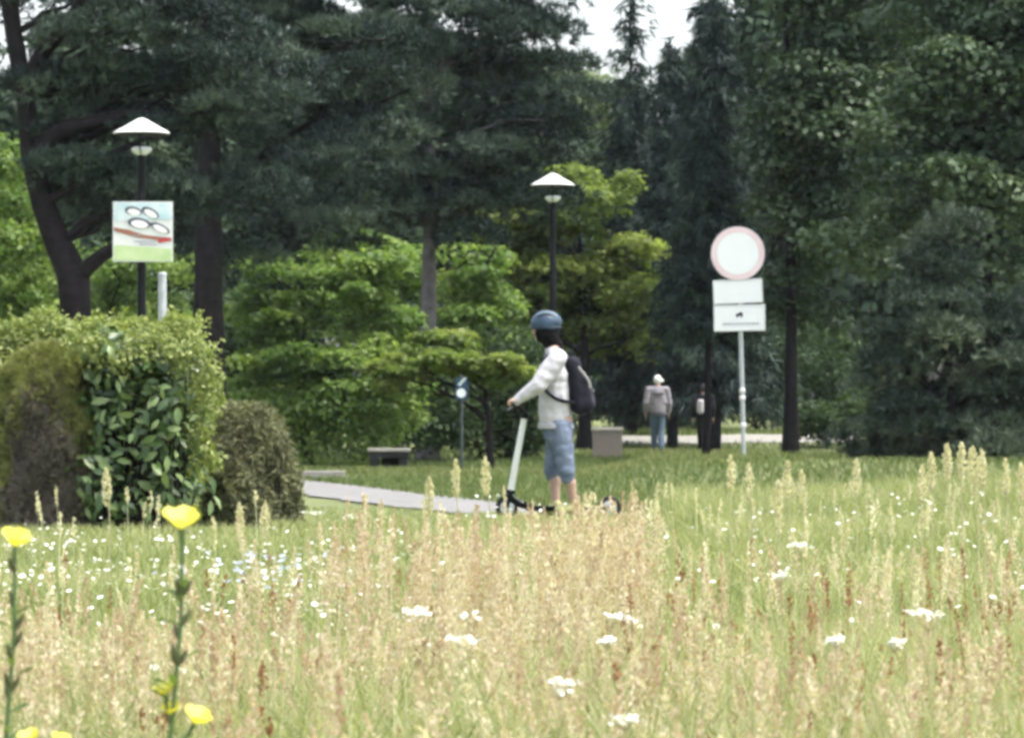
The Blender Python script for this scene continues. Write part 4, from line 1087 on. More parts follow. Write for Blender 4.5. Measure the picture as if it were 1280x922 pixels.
for i in range(9): F += [[2 * i, 2 * i + 1, 2 * i + 3, 2 * i + 2], [20 + 2 * i, 20 + 2 * i + 2, 20 + 2 * i + 3, 20 + 2 * i + 1], [2 * i, 2 * i + 2, 22 + 2 * i, 20 + 2 * i], [2 * i + 1, 21 + 2 * i, 23 + 2 * i, 2 * i + 3]]
g.add(np.array(V), F); g.build('fender', mat_plain('grey_plastic', (0.30, 0.31, 0.31), 0.6), root)
hb = st_t + (st_t - st_b) * 0.085
hbh = Q(640.5, 505); 
g = G(); g.tube([hb, Q(651, 509), Q(644, 506.5)], [0.032, 0.030, 0.026], 12); g.tube([Q(642, 506, -0.25), Q(642, 506, 0.25)], 0.012, 10); g.build('handlebar', M['black_metal'], root)
for sy in (-1, 1):
    g = G(); g.tube([Q(642, 506, sy * 0.15), Q(642, 506, sy * 0.27)], 0.0165, 12); g.build('grip', tyre, root)
    g = G(); g.tube([Q(641, 508, sy * 0.13), Q(636, 511, sy * 0.16), Q(635, 512, sy * 0.22)], 0.005, 6); g.build('brake_lever', M['steel'], root)
g = G(); g.tube([Q(644, 509, 0.02), Q(648, 524, 0.05), Q(646, 560, 0.035), Q(640, 605, 0.035)], 0.005, 6); g.build('brake_cable', M['black_metal'], root)
g = G(); g.box((fw[0] + 0.47, RD, 0.118), (0.60, 0.15, 0.04), bevel=0.012); dk_ = g.build('deck', M['black_metal'], root, smooth=False)
g = G(); g.box((fw[0] + 0.47, RD, 0.1405), (0.52, 0.13, 0.004)); g.build('grip_mat', mat_plain('grip_mat', (0.06, 0.06, 0.06), 0.95), dk_, smooth=False)
g = G(); g.tube([st_b + (st_b - st_t) * 0.14, np.array([fw[0] + 0.12, RD, 0.16]), np.array([fw[0] + 0.22, RD, 0.125])], [0.03, 0.035, 0.03], 12); g.build('neck', M['black_metal'], root)
g = G()
for sy in (-1, 1): g.tube([(fw[0] + 0.74, RD + sy * 0.05, 0.118), rw + np.array([0, sy * 0.042, 0])], 0.014, 8)
g.build('rear_fork', M['black_metal'], root)

# ------------------------------------------------------------------ two walkers far off, seen from behind
def walker(px, d, head_py, label, cols, bag=None):
    s = d / FPX
    x0 = (px - 640) * s; zg = float(tz(x0, d)) + 0.02
    zt = EYE - (head_py - HOR) * s; H = zt - zg
    root = empty('person', (x0, d, zg), label, 'person')
    def W(x, y, z): return np.array([x0 + x * H, d + y * H, zg + z * H])
    sd_ = (1, 0, 0)
    hips = [W(-0.05, 0, 0.52), W(0.05, 0, 0.52)]; kn = [W(-0.045, 0.045, 0.285), W(0.045, -0.02, 0.285)]; an = [W(-0.04, 0.05, 0.045), W(0.045, -0.10, 0.06)]
    sh = [W(-0.115, 0, 0.81), W(0.115, 0, 0.81)]; el = [W(-0.15, -0.03, 0.645), W(0.15, 0.01, 0.645)]; wr = [W(-0.155, 0.03, 0.505), W(0.15, 0.06, 0.515)]
    hd = W(0.0, 0.02, 0.935)
    g = G()
    g.capsule(W(0, 0, 0.53), W(0, 0, 0.64), 0.075 * H, 0.068 * H, sd_, 1.3); g.capsule(W(0, 0, 0.64), W(0, 0, 0.78), 0.068 * H, 0.072 * H, sd_, 1.5); g.capsule(W(0, 0, 0.8), W(0, 0.012, 0.89), 0.045 * H, 0.035 * H)
    g.ball(hd, (0.045 * H, 0.056 * H, 0.066 * H)); g.ball(hd + np.array([0, 0.05 * H, -0.012 * H]), (0.012 * H, 0.016 * H, 0.02 * H))
    for sx in (-1, 1): g.ball(hd + np.array([sx * 0.046 * H, 0, -0.005 * H]), (0.008 * H, 0.013 * H, 0.02 * H))
    for i in (0, 1):
        g.capsule(sh[i], el[i], 0.034 * H, 0.026 * H); g.capsule(el[i], wr[i], 0.025 * H, 0.017 * H)
        pc = wr[i] + np.array([0, 0.008, -0.05]) ; g.capsule(wr[i], pc, 0.02, 0.024, (0, 1, 0), 1.3)
        for k_, ln in zip((-0.025, -0.008, 0.008, 0.024), (0.06, 0.072, 0.075, 0.06)): g.capsule(pc + np.array([0, k_, -0.012]), pc + np.array([0, k_ + 0.012, -0.02 - ln]), 0.0095, 0.008, seg=8)
        g.capsule(wr[i] + np.array([0, 0.025, -0.03]), wr[i] + np.array([0, 0.055, -0.08]), 0.011, 0.008, seg=8)
        g.capsule(hips[i], kn[i], 0.052 * H, 0.034 * H); g.capsule(kn[i], an[i], 0.034 * H, 0.022 * H); g.capsule(an[i] + np.array([0, -0.02, -0.02]), an[i] + np.array([0, 0.13, -0.05]), 0.035, 0.03)
    g.remesh('body', mat_plain('skin', cols['skin'], 0.6), root, 0.011, 2)
    g = G(); g.capsule(W(0, 0, 0.545), W(0, 0, 0.66), 0.088 * H, 0.088 * H, sd_, 1.28); g.capsule(W(0, 0, 0.66), W(0, 0, 0.785), 0.088 * H, 0.075 * H, sd_, 1.55)
    for i in (0, 1):
        g.capsule(W(0, 0, 0.82), sh[i], 0.05 * H, 0.05 * H); g.capsule(sh[i], el[i], 0.05 * H, 0.042 * H); g.capsule(el[i], wr[i] + np.array([0, 0, 0.03]), 0.042 * H, 0.032 * H)
    g.remesh('jacket', mat_plain('jacket_cloth', cols['top'], 0.9, noise=0.2, scale=10, spec=0.15), root, 0.014, 3, 0.006, 0.07)
    g = G(); g.capsule(W(0, 0, 0.52), W(0, 0, 0.56), 0.078 * H, 0.08 * H, sd_, 1.3)
    for i in (0, 1): g.capsule(hips[i], kn[i], 0.06 * H, 0.046 * H); g.capsule(kn[i], an[i] + np.array([0, 0, 0.02]), 0.046 * H, 0.040 * H)
    g.remesh('trousers', mat_plain('trouser_cloth', cols['leg'], 0.9, noise=0.2, scale=10, spec=0.15), root, 0.014, 3, 0.006, 0.06)
    for i in (0, 1):
        g = G(); g.capsule(an[i] + np.array([0, -0.03, -0.03]), an[i] + np.array([0, 0.14, -0.05]), 0.045, 0.036, (1, 0, 0), 1.1); g.remesh('shoe', mat_plain('shoe_leather', (0.08, 0.08, 0.08), 0.6), root, 0.012, 2)
    return root, W, H, hd
root, W, H, hd = walker(822, 92.0, 469, 'walker in white cap, grey sweatshirt and blue jeans seen from behind', dict(skin=(0.45, 0.30, 0.23), top=(0.27, 0.25, 0.28), leg=(0.10, 0.14, 0.19)))
g = G(); g.ball(hd + np.array([0, -0.005, 0.012]) , (0.054 * H, 0.064 * H, 0.062 * H)); 
g.capsule(hd + np.array([0.02, 0.03, 0.01]), hd + np.array([0.10, 0.11, -0.005]), 0.04, 0.035, (1, -1, 0), 1.2)
g.remesh('cap', mat_plain('white_cap', (0.78, 0.78, 0.76), 0.8), root, 0.012, 3)
g = G(); g.box(W(0.0, -0.085, 0.76), (0.26, 0.03, 0.05), bevel=0.012); g.build('yoke_band', mat_plain('dark_yoke', (0.10, 0.09, 0.11), 0.9), root)
g = G(); g.lathe([(0.84, -0.03), (1, -0.02), (1, 0.03), (0.84, 0.04)], (0, 0, 0), 20); V = g.V[0]; V[:, 0] *= 0.205; V[:, 1] *= 0.165; V += W(0, 0, 0.50); g.build('hem', mat_plain('dark_hem', (0.08, 0.075, 0.09), 0.9), root)
root, W, H, hd = walker(879, 93.5, 480, 'walker in black jacket half hidden behind a thin dark tree trunk', dict(skin=(0.35, 0.23, 0.18), top=(0.018, 0.018, 0.022), leg=(0.022, 0.02, 0.02)))
g = G(); g.ball(hd + np.array([0, -0.012, 0.01]), (0.054 * H, 0.062 * H, 0.07 * H)); g.remesh('hair', mat_plain('dark_hair', (0.012, 0.01, 0.01), 0.7), root, 0.012, 3)
bk = empty('shoulder_bag', W(-0.06, -0.13, 0.56), 'pale grey bag on the back of the walker in black', 'bag')
g = G(); g.capsule(W(-0.045, -0.125, 0.60), W(-0.045, -0.125, 0.745), 0.055, 0.05, (1, 0, 0), 1.5); g.remesh('bag', mat_plain('pale_grey_bag', (0.42, 0.40, 0.42), 0.8, noise=0.2, scale=9), bk, 0.012, 3)
g = G(); g.tube([W(-0.06, -0.10, 0.75), W(-0.07, -0.05, 0.875), W(-0.07, 0.04, 0.85), W(-0.06, 0.10, 0.74)], 0.012, 6); g.build('strap', M['black_metal'], bk)

# ------------------------------------------------------------------ meadow
def near_path(x, y, lines, w):
    ok = np.zeros(len(x), bool)
    for ln in lines:
        for i in range(0, len(ln), 2):
            ok |= (x - ln[i, 0]) ** 2 + (y - ln[i, 1]) ** 2 < w * w
    return ok

def sample(n, y0, y1, margin=1.35, power=1.0):
    y = np.sqrt(rng.uniform(y0 ** 2, y1 ** 2, n)) if power == 1.0 else y0 + (y1 - y0) * rng.random(n) ** power
    x = rng.uniform(-1, 1, n) * (0.115 * y * margin + 0.15)
    return x, y

def blades(x, y, h, w, lean, tint, nseg=2):
    N = len(x)
    z = tz(x, y)
    a = rng.uniform(0, 2 * np.pi, N); b = np.stack([np.cos(a), np.sin(a), 0 * a], 1) * (w / 2)[:, None]
    l = rng.uniform(0, 2 * np.pi, N); ld = np.stack([np.cos(l), np.sin(l), 0 * l], 1) * (lean * h)[:, None]
    p0 = np.stack([x, y, z - 0.01], 1); up = np.array([0, 0, 1.0])
    p1 = p0 + ld * 0.25 + up * (h * 0.58)[:, None]; p2 = p0 + ld + up * h[:, None] * (1 - 0.25 * lean[:, None])
    V = np.stack([p0 - b, p0 + b, p1 + b * 0.8, p1 - b * 0.8, p2], 1).reshape(-1, 3)
    i = np.arange(N)[:, None] * 5
    return V, [np.concatenate([i, i + 1, i + 2, i + 3], 1), np.concatenate([i + 3, i + 2, i + 4], 1)], np.repeat(tint, 5)

def noise2(x, y, sc, ph=0.0):
    return 0.5 + 0.25 * (np.sin(x * sc + ph + 1.3 * np.sin(y * sc * 0.6 + ph)) + np.sin(y * sc * 0.8 - ph * 2 + 1.1 * np.sin(x * sc * 0.7)))

def in_hedge(x, y):
    return (x < -2.0) & (y > 35.5) & (y < 39.5) & (x > -6)

# green-gold meadow grass
x, y = sample(120000, 6.0, 46.0)
x2, y2 = sample(48000, 5.5, 14.0)
x = np.concatenate([x, x2]); y = np.concatenate([y, y2])
pathx = np.interp(y, PATH1[::-1, 1], PATH1[::-1, 0])
keep = ~near_path(x, y, [PATH1], 0.6) & ~in_hedge(x, y) & ((y < 39) | (x < 14))
keep &= ~((x < 2.6) & (y > 41.5) & (rng.random(len(x)) < 0.6))
x, y = x[keep], y[keep]; n = len(x)
hh_ = (0.16 + 0.16 * rng.random(n) + 0.12 * noise2(x, y, 1.4)) * np.where((y > 38) & (x < 1.5), 0.5, 1.0) * (1 + 0.35 * sstep(2.0, 4.5, x) * sstep(26, 36, y))
hh_ *= np.where((x < 1.4) & (x > -0.35) & (y > 27) & (y < 47), 0.55, 1.0)
hh_ *= np.where(x < -0.35, 1 - 0.62 * sstep(17, 24, y), 1.0)
hh_ *= 1 + 0.45 * (1 - sstep(9, 15, y))
gold = np.clip(0.30 + 0.30 * noise2(x, y, 0.9, 1.0) + 0.24 * rng.normal(size=n) + 0.12 * (y < 13), 0, 1)
V, F, T = blades(x, y, hh_, rng.uniform(0.006, 0.013, n), rng.uniform(0.15, 0.75, n), gold)
tag(obj('meadow_grass', mesh_np('meadow_grass', V, F, T), M['blade']), 'green and golden uncut meadow grass filling the foreground', 'grass', kind='stuff')

# fine pale stalks close to the camera
x, y = sample(26000, 5.5, 12.5, 1.3); n = len(x)
V, F, T = blades(x, y, rng.uniform(0.22, 0.46, n), rng.uniform(0.002, 0.0045, n), rng.uniform(0.05, 0.5, n), np.clip(0.6 + 0.3 * rng.normal(size=n), 0, 1))
tag(obj('meadow_stalks', mesh_np('meadow_stalks', V, F, T), M['blade']), 'fine straw coloured stalks in the nearest part of the meadow', 'grass', kind='stuff')

# mown lawn beyond the path
x, y = sample(170000, 41.0, 112.0, 1.3)
keep = ~near_path(x, y, [PATH1, PATH2], 0.6) & (np.abs(y - np.interp(x, PATH3[:, 0], PATH3[:, 1])) > 1.35) & (y > np.interp(x, PATH1[::, 0], PATH1[::, 1])) & ~((np.abs(y - 102) < 0.85) & (x > 2.2) & (x < 8.1))
keep &= ~((np.abs(x + 2.45) < 0.55) & (np.abs(y - 66.4) < 0.7))
x, y = x[keep], y[keep]; n = len(x)
V, F, T = blades(x, y, rng.uniform(0.04, 0.11, n) * (1 + 0.8 * noise2(x, y, 0.7)), rng.uniform(0.012, 0.025, n), rng.uniform(0.2, 0.8, n), np.clip(0.45 * noise2(x, y, 0.35) + 0.25 * rng.normal(size=n) + 0.2, 0, 1))
tag(obj('lawn_grass', mesh_np('lawn_grass', V, F, T), M['lawn']), 'short mown grass beyond the path', 'grass', kind='stuff')

# dry tan seed heads
def panicles(x, y, H, hl, hw, K, tint, sp=(0.007, 0.015), stem_w=0.0028, lean=0.12):
    """stems with a loose spindle of spikelets"""
    N = len(x); z = tz(x, y)
    l = rng.uniform(0, 2 * np.pi, N); ld = np.stack([np.cos(l), np.sin(l), 0 * l], 1) * (rng.random(N) * lean * H)[:, None]
    p0 = np.stack([x, y, z], 1); top_ = p0 + ld + np.array([0, 0, 1.0]) * H[:, None]
    a = rng.uniform(0, np.pi, N); b = np.stack([np.cos(a), np.sin(a) * 0.3, 0 * a], 1) * stem_w / 2
    mid = p0 + ld * 0.35 + np.array([0, 0, 0.55]) * H[:, None]
    SV = np.stack([p0 - b, p0 + b, mid + b, mid - b, top_ + b * 0.5, top_ - b * 0.5], 1).reshape(-1, 3)
    i = np.arange(N)[:, None] * 6
    SF = np.concatenate([np.concatenate([i, i + 1, i + 2, i + 3], 1), np.concatenate([i + 3, i + 2, i + 4, i + 5], 1)])
    t = rng.random((N, K)) ** 0.9
    env = np.sin(np.clip(t * 0.92 + 0.08, 0, 1) * np.pi) ** 0.7
    ang = rng.uniform(0, 2 * np.pi, (N, K)); rr = np.sqrt(rng.random((N, K))) * env * hw[:, None]
    ax = unit(top_ - mid)
    c = top_[:, None, :] - ax[:, None, :] * ((1 - t) * hl[:, None])[:, :, None] + np.stack([np.cos(ang) * rr, np.sin(ang) * rr, -rr * 0.2], 2)
    dr = unit(np.stack([np.cos(ang) * 0.5, np.sin(ang) * 0.5, np.full_like(ang, 0.9)], 2) + 0.35 * rng.normal(size=(N, K, 3)))
    bb = unit(np.cross(dr, rng.normal(size=(N, K, 3))))
    Ls = rng.uniform(sp[0], sp[1], (N, K, 1)); Ws = Ls * 0.28
    V = np.stack([c - dr * Ls * 0.5, c + bb * Ws, c + dr * Ls * 0.5, c - bb * Ws], 2).reshape(-1, 3)
    F = np.arange(N * K * 4).reshape(-1, 4) + len(SV)
    T = np.concatenate([np.repeat(np.clip(tint + 0.2, 0, 1), 6), np.repeat(np.clip(tint[:, None] + 0.2 * rng.normal(size=(N, K)), 0, 1).ravel(), 4)])
    return np.concatenate([SV, V]), np.concatenate([SF, F]), T

x, y = sample(6400, 6.0, 18.0, 1.3)
pxl = x / y * FPX + 640
dens = np.clip(1.3 * noise2(x, y * 0.5, 4.3, 0.5) + 1.3 * noise2(x, y, 1.9, 3.0) - 0.85, 0.08, 1)
centre = np.exp(-((pxl - 630) / 140) ** 2)
keep = rng.random(len(x)) < np.clip(dens * np.where(y > 11.5, 0.03 + 0.22 * centre + 0.12 * (pxl > 760), 0.95), 0, 1)
x, y, centre = x[keep], y[keep], centre[keep]; n = len(x)
Hs = np.clip(0.47 + 0.06 * rng.normal(size=n) + 0.17 * centre * (y > 9) * rng.random(n), 0.3, 0.72)
V, F, T = panicles(x, y, Hs, rng.uniform(0.13, 0.22, n), rng.uniform(0.008, 0.026, n), 105, np.clip(0.5 + 0.3 * rng.normal(size=n), 0, 1), lean=0.32)
tag(obj('dry_grass', mesh_np('dry_grass', V, F, T), M['panicle']), 'hazy tan dry grass heads across the bottom of the view', 'grass', kind='stuff')
# taller drifts in front of the rider
n = 190; x = np.concatenate([rng.normal(0.265, 0.06, 60), rng.normal(-0.2, 0.2, 70), rng.normal(0.07, 0.12, 60)]); y = np.concatenate([rng.normal(12.2, 0.4, 60), rng.normal(12.0, 0.7, 70), rng.normal(12.0, 0.5, 60)])
hm_ = np.concatenate([np.full(60, 0.69), np.full(70, 0.64), np.full(60, 0.60)])
V, F, T = panicles(x, y, np.clip(hm_ + rng.normal(0, 0.055, n), 0.4, 0.76), rng.uniform(0.14, 0.24, n), rng.uniform(0.012, 0.026, n), 110, np.clip(0.5 + 0.25 * rng.normal(size=n), 0, 1))
tag(obj('dry_grass', mesh_np('dry_grass', V, F, T), M['panicle']), 'taller drifts of tan grass standing in front of the scooter', 'grass', kind='stuff')
# sparse pale heads further out in the green meadow
x, y = sample(520, 14.0, 40.0, 1.25)
keep = (rng.random(len(x)) < 0.2 + 0.8 * sstep(0.2, 2.5, x)) & ~near_path(x, y, [PATH1], 1.2) & ~in_hedge(x, y) & ~((x < 0.8) & (y > 33)); x, y = x[keep], y[keep]; n = len(x)
V, F, T = panicles(x, y, rng.uniform(0.30, 0.46, n), rng.uniform(0.10, 0.18, n), rng.uniform(0.010, 0.022, n), 40, np.clip(0.6 + 0.25 * rng.normal(size=n), 0, 1), sp=(0.016, 0.03), stem_w=0.005)
tag(obj('pale_grass', mesh_np('pale_grass', V, F, T), M['plume']), 'thin pale grass heads scattered over the green meadow', 'grass', kind='stuff')
# rusty sorrel
x, y = sample(700, 7.0, 14.0, 1.2); pxl = x / y * FPX + 640
keep = rng.random(len(x)) < np.where(pxl > 720, 0.5, 0.14); x, y = x[keep], y[keep]; n = len(x)
V, F, T = panicles(x, y, rng.uniform(0.36, 0.60, n), rng.uniform(0.03, 0.10, n), rng.uniform(0.005, 0.011, n), 26, rng.random(n), sp=(0.006, 0.013))
tag(obj('sorrel', mesh_np('sorrel', V, F, T), M['sorrel']), 'rusty brown sorrel heads dotted among the tan grass', 'wild plant', kind='stuff')

# tall cream plumes that stand above the meadow edge: each a plant of its own
def plume(px, top_py, d, label, group, hpx=44, wpx=6.5):
    p = P(px, top_py, d); z0 = float(tz(p[0], d)); H = p[2] - z0
    root = empty('plume_grass', (p[0], d, z0), label, 'grass plant', group)
    sL = d / FPX
    V, F, T = panicles(np.array([p[0]]), np.array([d]), np.array([H]), np.array([hpx * sL]), np.array([wpx * sL]), 170, np.array([0.6]), sp=(0.014, 0.026), stem_w=0.006, lean=0.02)
    o3 = np.array([p[0], d, z0])
    obj('seed_head', mesh_np('seed_head', V[6:] - o3, F[2:] - 6, T[6:]), M['plume'], root)
    g = G(); g.tube([o3, o3 + np.array([0.01, 0, H * 0.5]), o3 + np.array([0, 0, H - 0.03])], [0.004, 0.003, 0.002], 6); g.build('stem', M['straw'], root)
for px, ty, d, lab in [
    (570, 575, 20, 'left one of two pale grass plumes left of the scooter'), (610, 571, 20, 'pale grass plume nearest to the scooter stem'), (536, 597, 18, 'shorter pale plume of grass over the path'),
    (912, 569, 21, 'left one of two pale grass plumes below the road sign'), (938, 579, 22, 'right one of two pale grass plumes below the road sign'), (985, 576, 21, 'pale grass plume in front of the foot of the black trunk'), (972, 600, 20, 'short pale grass plume just left of the black trunk'), (1003, 586, 23, 'thin tan plume of grass right of the black trunk'),
    (1069, 574, 22, 'lone pale plume of grass before the grey-green conifer'),
    (1150, 582, 19, 'lowest pale plume at left of the clump before the grey-green conifer'), (1163, 566, 20, 'second pale plume of the clump before the grey-green conifer'), (1184, 554, 19, 'tall pale plume of the clump before the grey-green conifer'), (1201, 553, 20, 'tallest pale plume of the clump before the grey-green conifer'), (1220, 558, 18, 'broad pale plume in middle of the clump at right'), (1229, 562, 19, 'pale plume close right of the broad one at right'), (1258, 573, 20, 'pale plume near the right edge'), (1277, 578, 21, 'pale plume cut by the right edge'),
    (135, 585, 24, 'pale plume of grass before the glossy shrub'), (331, 625, 24, 'pale plume of grass before the brown bush'), (300, 628, 22, 'pale plume of grass at foot of the brown bush')]:
    plume(px, ty, d, lab, 'tall pale grass plumes', 46, 6.5 if px != 1220 else 10)

# white meadow flowers
def daisies(x, y, H, r, K=7):
    N = len(x); z = tz(x, y) + H
    nrm = unit(np.stack([0.3 * rng.normal(size=N), -0.35 + 0.3 * rng.normal(size=N), np.ones(N)], 1))
    u = unit(np.cross(nrm, rng.normal(size=(N, 3)))); w = np.cross(nrm, u)
    c = np.stack([x, y, z], 1)
    a = np.arange(K) * 2 * np.pi / K
    ring = c[:, None, :] + r[:, None, None] * (np.cos(a)[None, :, None] * u[:, None, :] + np.sin(a)[None, :, None] * w[:, None, :]) * rng.uniform(0.8, 1.15, (N, K, 1)) - nrm[:, None, :] * 0.15 * r[:, None, None]
    V = np.concatenate([c[:, None, :], ring], 1).reshape(-1, 3)
    i = np.arange(N)[:, None] * (K + 1)
    F = np.concatenate([np.concatenate([i, i + 1 + k, i + 1 + (k + 1) % K], 1) for k in range(K)])
    return V, F, np.repeat(rng.random(N), K + 1)
x, y = sample(7000, 10.0, 35.0, 1.25, 0.8); pxl = x / y * FPX + 640
clus = noise2(x, y, 1.9, 2.0)
prob = np.where((pxl < 480) & (y > 13) & (y < 30), 0.8, 0.22) * np.clip(clus * 2.6 - 1.0, 0.05, 1)
keep = (rng.random(len(x)) < prob) & ~near_path(x, y, [PATH1], 1.3) & ~in_hedge(x, y); x, y = x[keep], y[keep]; n = len(x)
V, F, T = daisies(x, y, rng.uniform(0.2, 0.38, n) * np.where(x < -0.35, 1 - 0.55 * sstep(17, 24, y), 1.0), rng.uniform(0.007, 0.018, n) * (0.85 + 0.1 * (y > 18)))
tag(obj('white_flowers', mesh_np('white_flowers', V, F, T), M['petal']), 'small white meadow flowers scattered through the grass', 'wild flowers', kind='stuff')
n = 60
x = -1.12 + 0.13 * rng.normal(size=n); y = 20.2 + 0.8 * rng.normal(size=n)
V, F, T = daisies(x, y, rng.uniform(0.22, 0.34, n), rng.uniform(0.010, 0.018, n))
tag(obj('pale_blue_flowers', mesh_np('pale_blue_flowers', V, F, T), M['lilac']), 'patch of pale bluish flowers in the meadow left of centre', 'wild flowers', kind='stuff')

# white yarrow with flat umbels, each its own plant
def yarrow(px, py, d, r, label):
    p = P(px, py, d); z0 = float(tz(p[0], d)); root = empty('yarrow', (p[0], d, z0), label, 'wild flower', 'flat-topped white yarrow plants')
    n = 64; m_ = int(rng.integers(4, 8)); ca = rng.uniform(0, 2 * np.pi, m_); cr_ = np.sqrt(rng.random(m_)) * r * 0.8
    ci = rng.integers(0, m_, n); tx, ty = rng.normal() * 0.1, rng.normal() * 0.2
    x = p[0] + cr_[ci] * np.cos(ca[ci]) * 1.4 + r * 0.32 * rng.normal(size=n); y = d + cr_[ci] * np.sin(ca[ci]) + r * 0.22 * rng.normal(size=n)
    zt = p[2] + (x - p[0]) * tx + (y - d) * ty + (rng.normal(size=m_) * r * 0.15)[ci] + 0.003 * rng.normal(size=n)
    V, F, T = daisies(x, y, zt - tz(x, y), rng.uniform(0.0025, 0.005, n), 6)
    o3 = np.array([p[0], d, z0])
    obj('umbel', mesh_np('umbel', V - o3, F, T), M['petal'], root)
    g = G(); fk = o3 + np.array([0, 0, (p[2] - z0) - r * 1.2])
    g.tube([o3, o3 + np.array([0.008, 0, (p[2] - z0) * 0.5]), fk], [0.0016, 0.0014, 0.001], 6)
    for k in range(9):
        a_ = k * 0.7; g.tube([fk, np.array([p[0] + r * 0.75 * math.cos(a_) * 1.2, d + r * 0.75 * math.sin(a_), p[2] - r * 0.2])], [0.0009, 0.0006], 4)
    g.build('stem', M['straw'], root)
for px, py, d, r, lab in [(527, 766, 8.6, 0.030, 'flat white yarrow left of the middle of the meadow'), (1160, 765, 8.6, 0.032, 'flat white yarrow at right in the tan grass'), (588, 768, 9.5, 0.016, 'small yarrow right of the flat middle one'),
    (580, 800, 8.4, 0.022, 'yarrow low in the middle of the tan grass'), (700, 855, 7.6, 0.022, 'yarrow near the bottom, right of centre'), (780, 770, 9.4, 0.030, 'wide yarrow right of the brownish patch, centre right'), (758, 800, 9.0, 0.016, 'small yarrow below the wide one, centre right'),
    (975, 716, 11, 0.026, 'yarrow in the green meadow at centre right'), (1045, 800, 8.2, 0.014, 'small yarrow in tan grass at right'), (1118, 803, 8.2, 0.016, 'small yarrow below the flat right one'), (780, 898, 7.0, 0.016, 'lowest yarrow near bottom edge'), (1000, 680, 14, 0.028, 'far yarrow in the green meadow at right'), (390, 640, 27, 0.06, 'far broad white umbel before the brown bush'), (436, 645, 27, 0.05, 'far white umbel right of the brown bush')]:
    yarrow(px, py, d, r, lab)

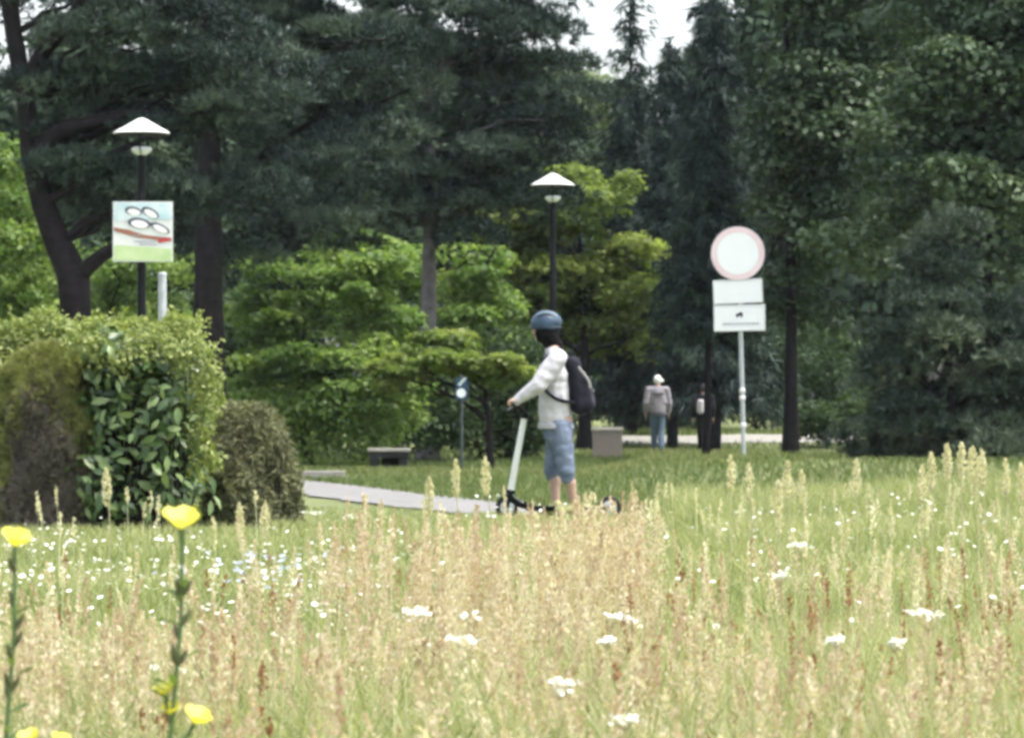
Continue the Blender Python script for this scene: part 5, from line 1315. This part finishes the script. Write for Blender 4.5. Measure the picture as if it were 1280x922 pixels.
# evening primroses: tall stems with yellow cups
def primrose(px, top_py, d, flowers, label, foot_dx=0.0):
    p = P(px, top_py, d); z0 = float(tz(p[0] + foot_dx, d)); root = empty('evening_primrose', (p[0] + foot_dx, d, z0), label, 'wild flower', 'yellow evening primroses')
    H = p[2] - z0; o3 = np.array([p[0] + foot_dx, d, z0])
    t = np.linspace(0, 1, 8)
    ax = np.stack([o3[0] + (p[0] - o3[0]) * t ** 1.4 + 0.006 * np.sin(t * 9), np.full(8, d), z0 + H * t], 1)
    g = G(); g.tube(ax, np.linspace(0.0055, 0.0028, 8), 8); g.build('stem', M['stem'], root)
    def at_(f): return np.array([np.interp(f, t, ax[:, i]) for i in range(3)])
    # lance leaves along the stem, buds and seed pods near the top
    for k in range(26):
        f = rng.uniform(0.25, 0.93); a_ = k * 2.4; c = at_(f); L = 0.055 * (1.25 - f) + 0.012
        dr = np.array([math.cos(a_), math.sin(a_), rng.uniform(0.3, 0.9)]); dr /= np.linalg.norm(dr)
        sd2 = np.cross(dr, [0, 0, 1]); sd2 /= np.linalg.norm(sd2); w = L * 0.14
        V = np.array([c, c + dr * L * 0.35 + sd2 * w, c + dr * L * 0.75 + sd2 * w * 0.7, c + dr * L - np.array([0, 0, L * 0.15]), c + dr * L * 0.75 - sd2 * w * 0.7, c + dr * L * 0.35 - sd2 * w]) - o3
        obj('leaf', mesh_np('leaf', V, np.array([[0, 1, 2, 3], [0, 3, 4, 5]]), np.full(6, rng.random())), M['stem_leaf'], root)
    for k in range(9):
        f = rng.uniform(0.72, 0.97); a_ = k * 2.1; c = at_(f); dr = np.array([math.cos(a_) * 0.5, math.sin(a_) * 0.5, 0.85])
        g = G(); g.tube([c, c + dr * 0.012, c + dr * 0.026], [0.0025, 0.0048, 0.0015], 7); g.build('seed_pod', mat_pod, root)
    for fx, fy, wpx, tilt in flowers:
        c = P(fx, fy, d); r = wpx / 2 * d / FPX
        fl = empty('flower', Vector((c - o3).tolist())); fl.parent = root
        nrm = unit(np.array([tilt, -0.35, 0.9])); u = unit(np.cross(nrm, [0, 1, 0.2])); w = np.cross(nrm, u)
        for k in range(4):
            a_ = k * math.pi / 2 + 0.4; dirp = u * math.cos(a_) + w * math.sin(a_); sdp = np.cross(nrm, dirp)
            V = []
            for tt, ww, hz_ in ((0.0, 0.10, -0.55), (0.45, 0.62, -0.15), (0.85, 0.80, 0.32), (1.0, 0.45, 0.42)):
                for q_ in (-1, 0, 1): V.append((dirp * tt + sdp * ww * q_ + nrm * (hz_ + 0.10 * abs(q_) - (0.08 if (tt == 1.0 and q_ == 0) else 0))) * r)
            F = []
            for i in range(3):
                for q_ in (0, 1): F.append([i * 3 + q_, i * 3 + q_ + 1, i * 3 + q_ + 4, i * 3 + q_ + 3])
            obj('petal', mesh_np('petal', np.array(V), np.array(F), np.full(12, rng.random()), smooth=True), M['yellow'], fl)
        g = G(); st = at_(min(0.999, max(0.3, (c[2] - 0.05 - z0) / H))); g.tube([np.array(c) - nrm * r * 0.55, (np.array(c) + st) / 2 - np.array([0, 0, 0.008]), st], [0.0035, 0.002, 0.002], 6); g.build('flower_tube', M['stem'], fl)
mat_pod = mat_plain('reddish_green_pod', (0.09, 0.10, 0.04), 0.6, noise=0.3, scale=60)
primrose(226, 662, 5.6, [(226, 650, 44, 0.05), (205, 862, 26, -0.3), (214, 886, 24, -0.2), (246, 896, 34, 0.35)], 'tall evening primrose with yellow flower on top, before the brown bush', -0.03)
primrose(16, 686, 6.0, [(20, 674, 36, 0.2)], 'evening primrose with one yellow flower at the left edge', -0.02)
primrose(50, 925, 5.4, [(36, 921, 26, -0.2), (76, 925, 24, 0.3)], 'low evening primrose barely showing its yellow flowers at bottom left', 0.0)

# ------------------------------------------------------------------ the soft humid air of the park
g = G(); g.box((0, 74, 15.0), (140, 156, 34.0))
hz_ = g.build('haze', None, smooth=False); tag(hz_, kind='stuff')
m = bpy.data.materials.new('park_air'); m.use_nodes = True
n_ = m.node_tree; n_.nodes.remove(n_.nodes['Principled BSDF'])
pv = n_.nodes.new('ShaderNodeVolumePrincipled'); pv.inputs['Color'].default_value = (0.74, 0.87, 1.0, 1); pv.inputs['Density'].default_value = 0.00013; pv.inputs['Anisotropy'].default_value = 0.3
n_.links.new(pv.outputs[0], n_.nodes['Material Output'].inputs['Volume'])
hz_.data.materials.append(m)
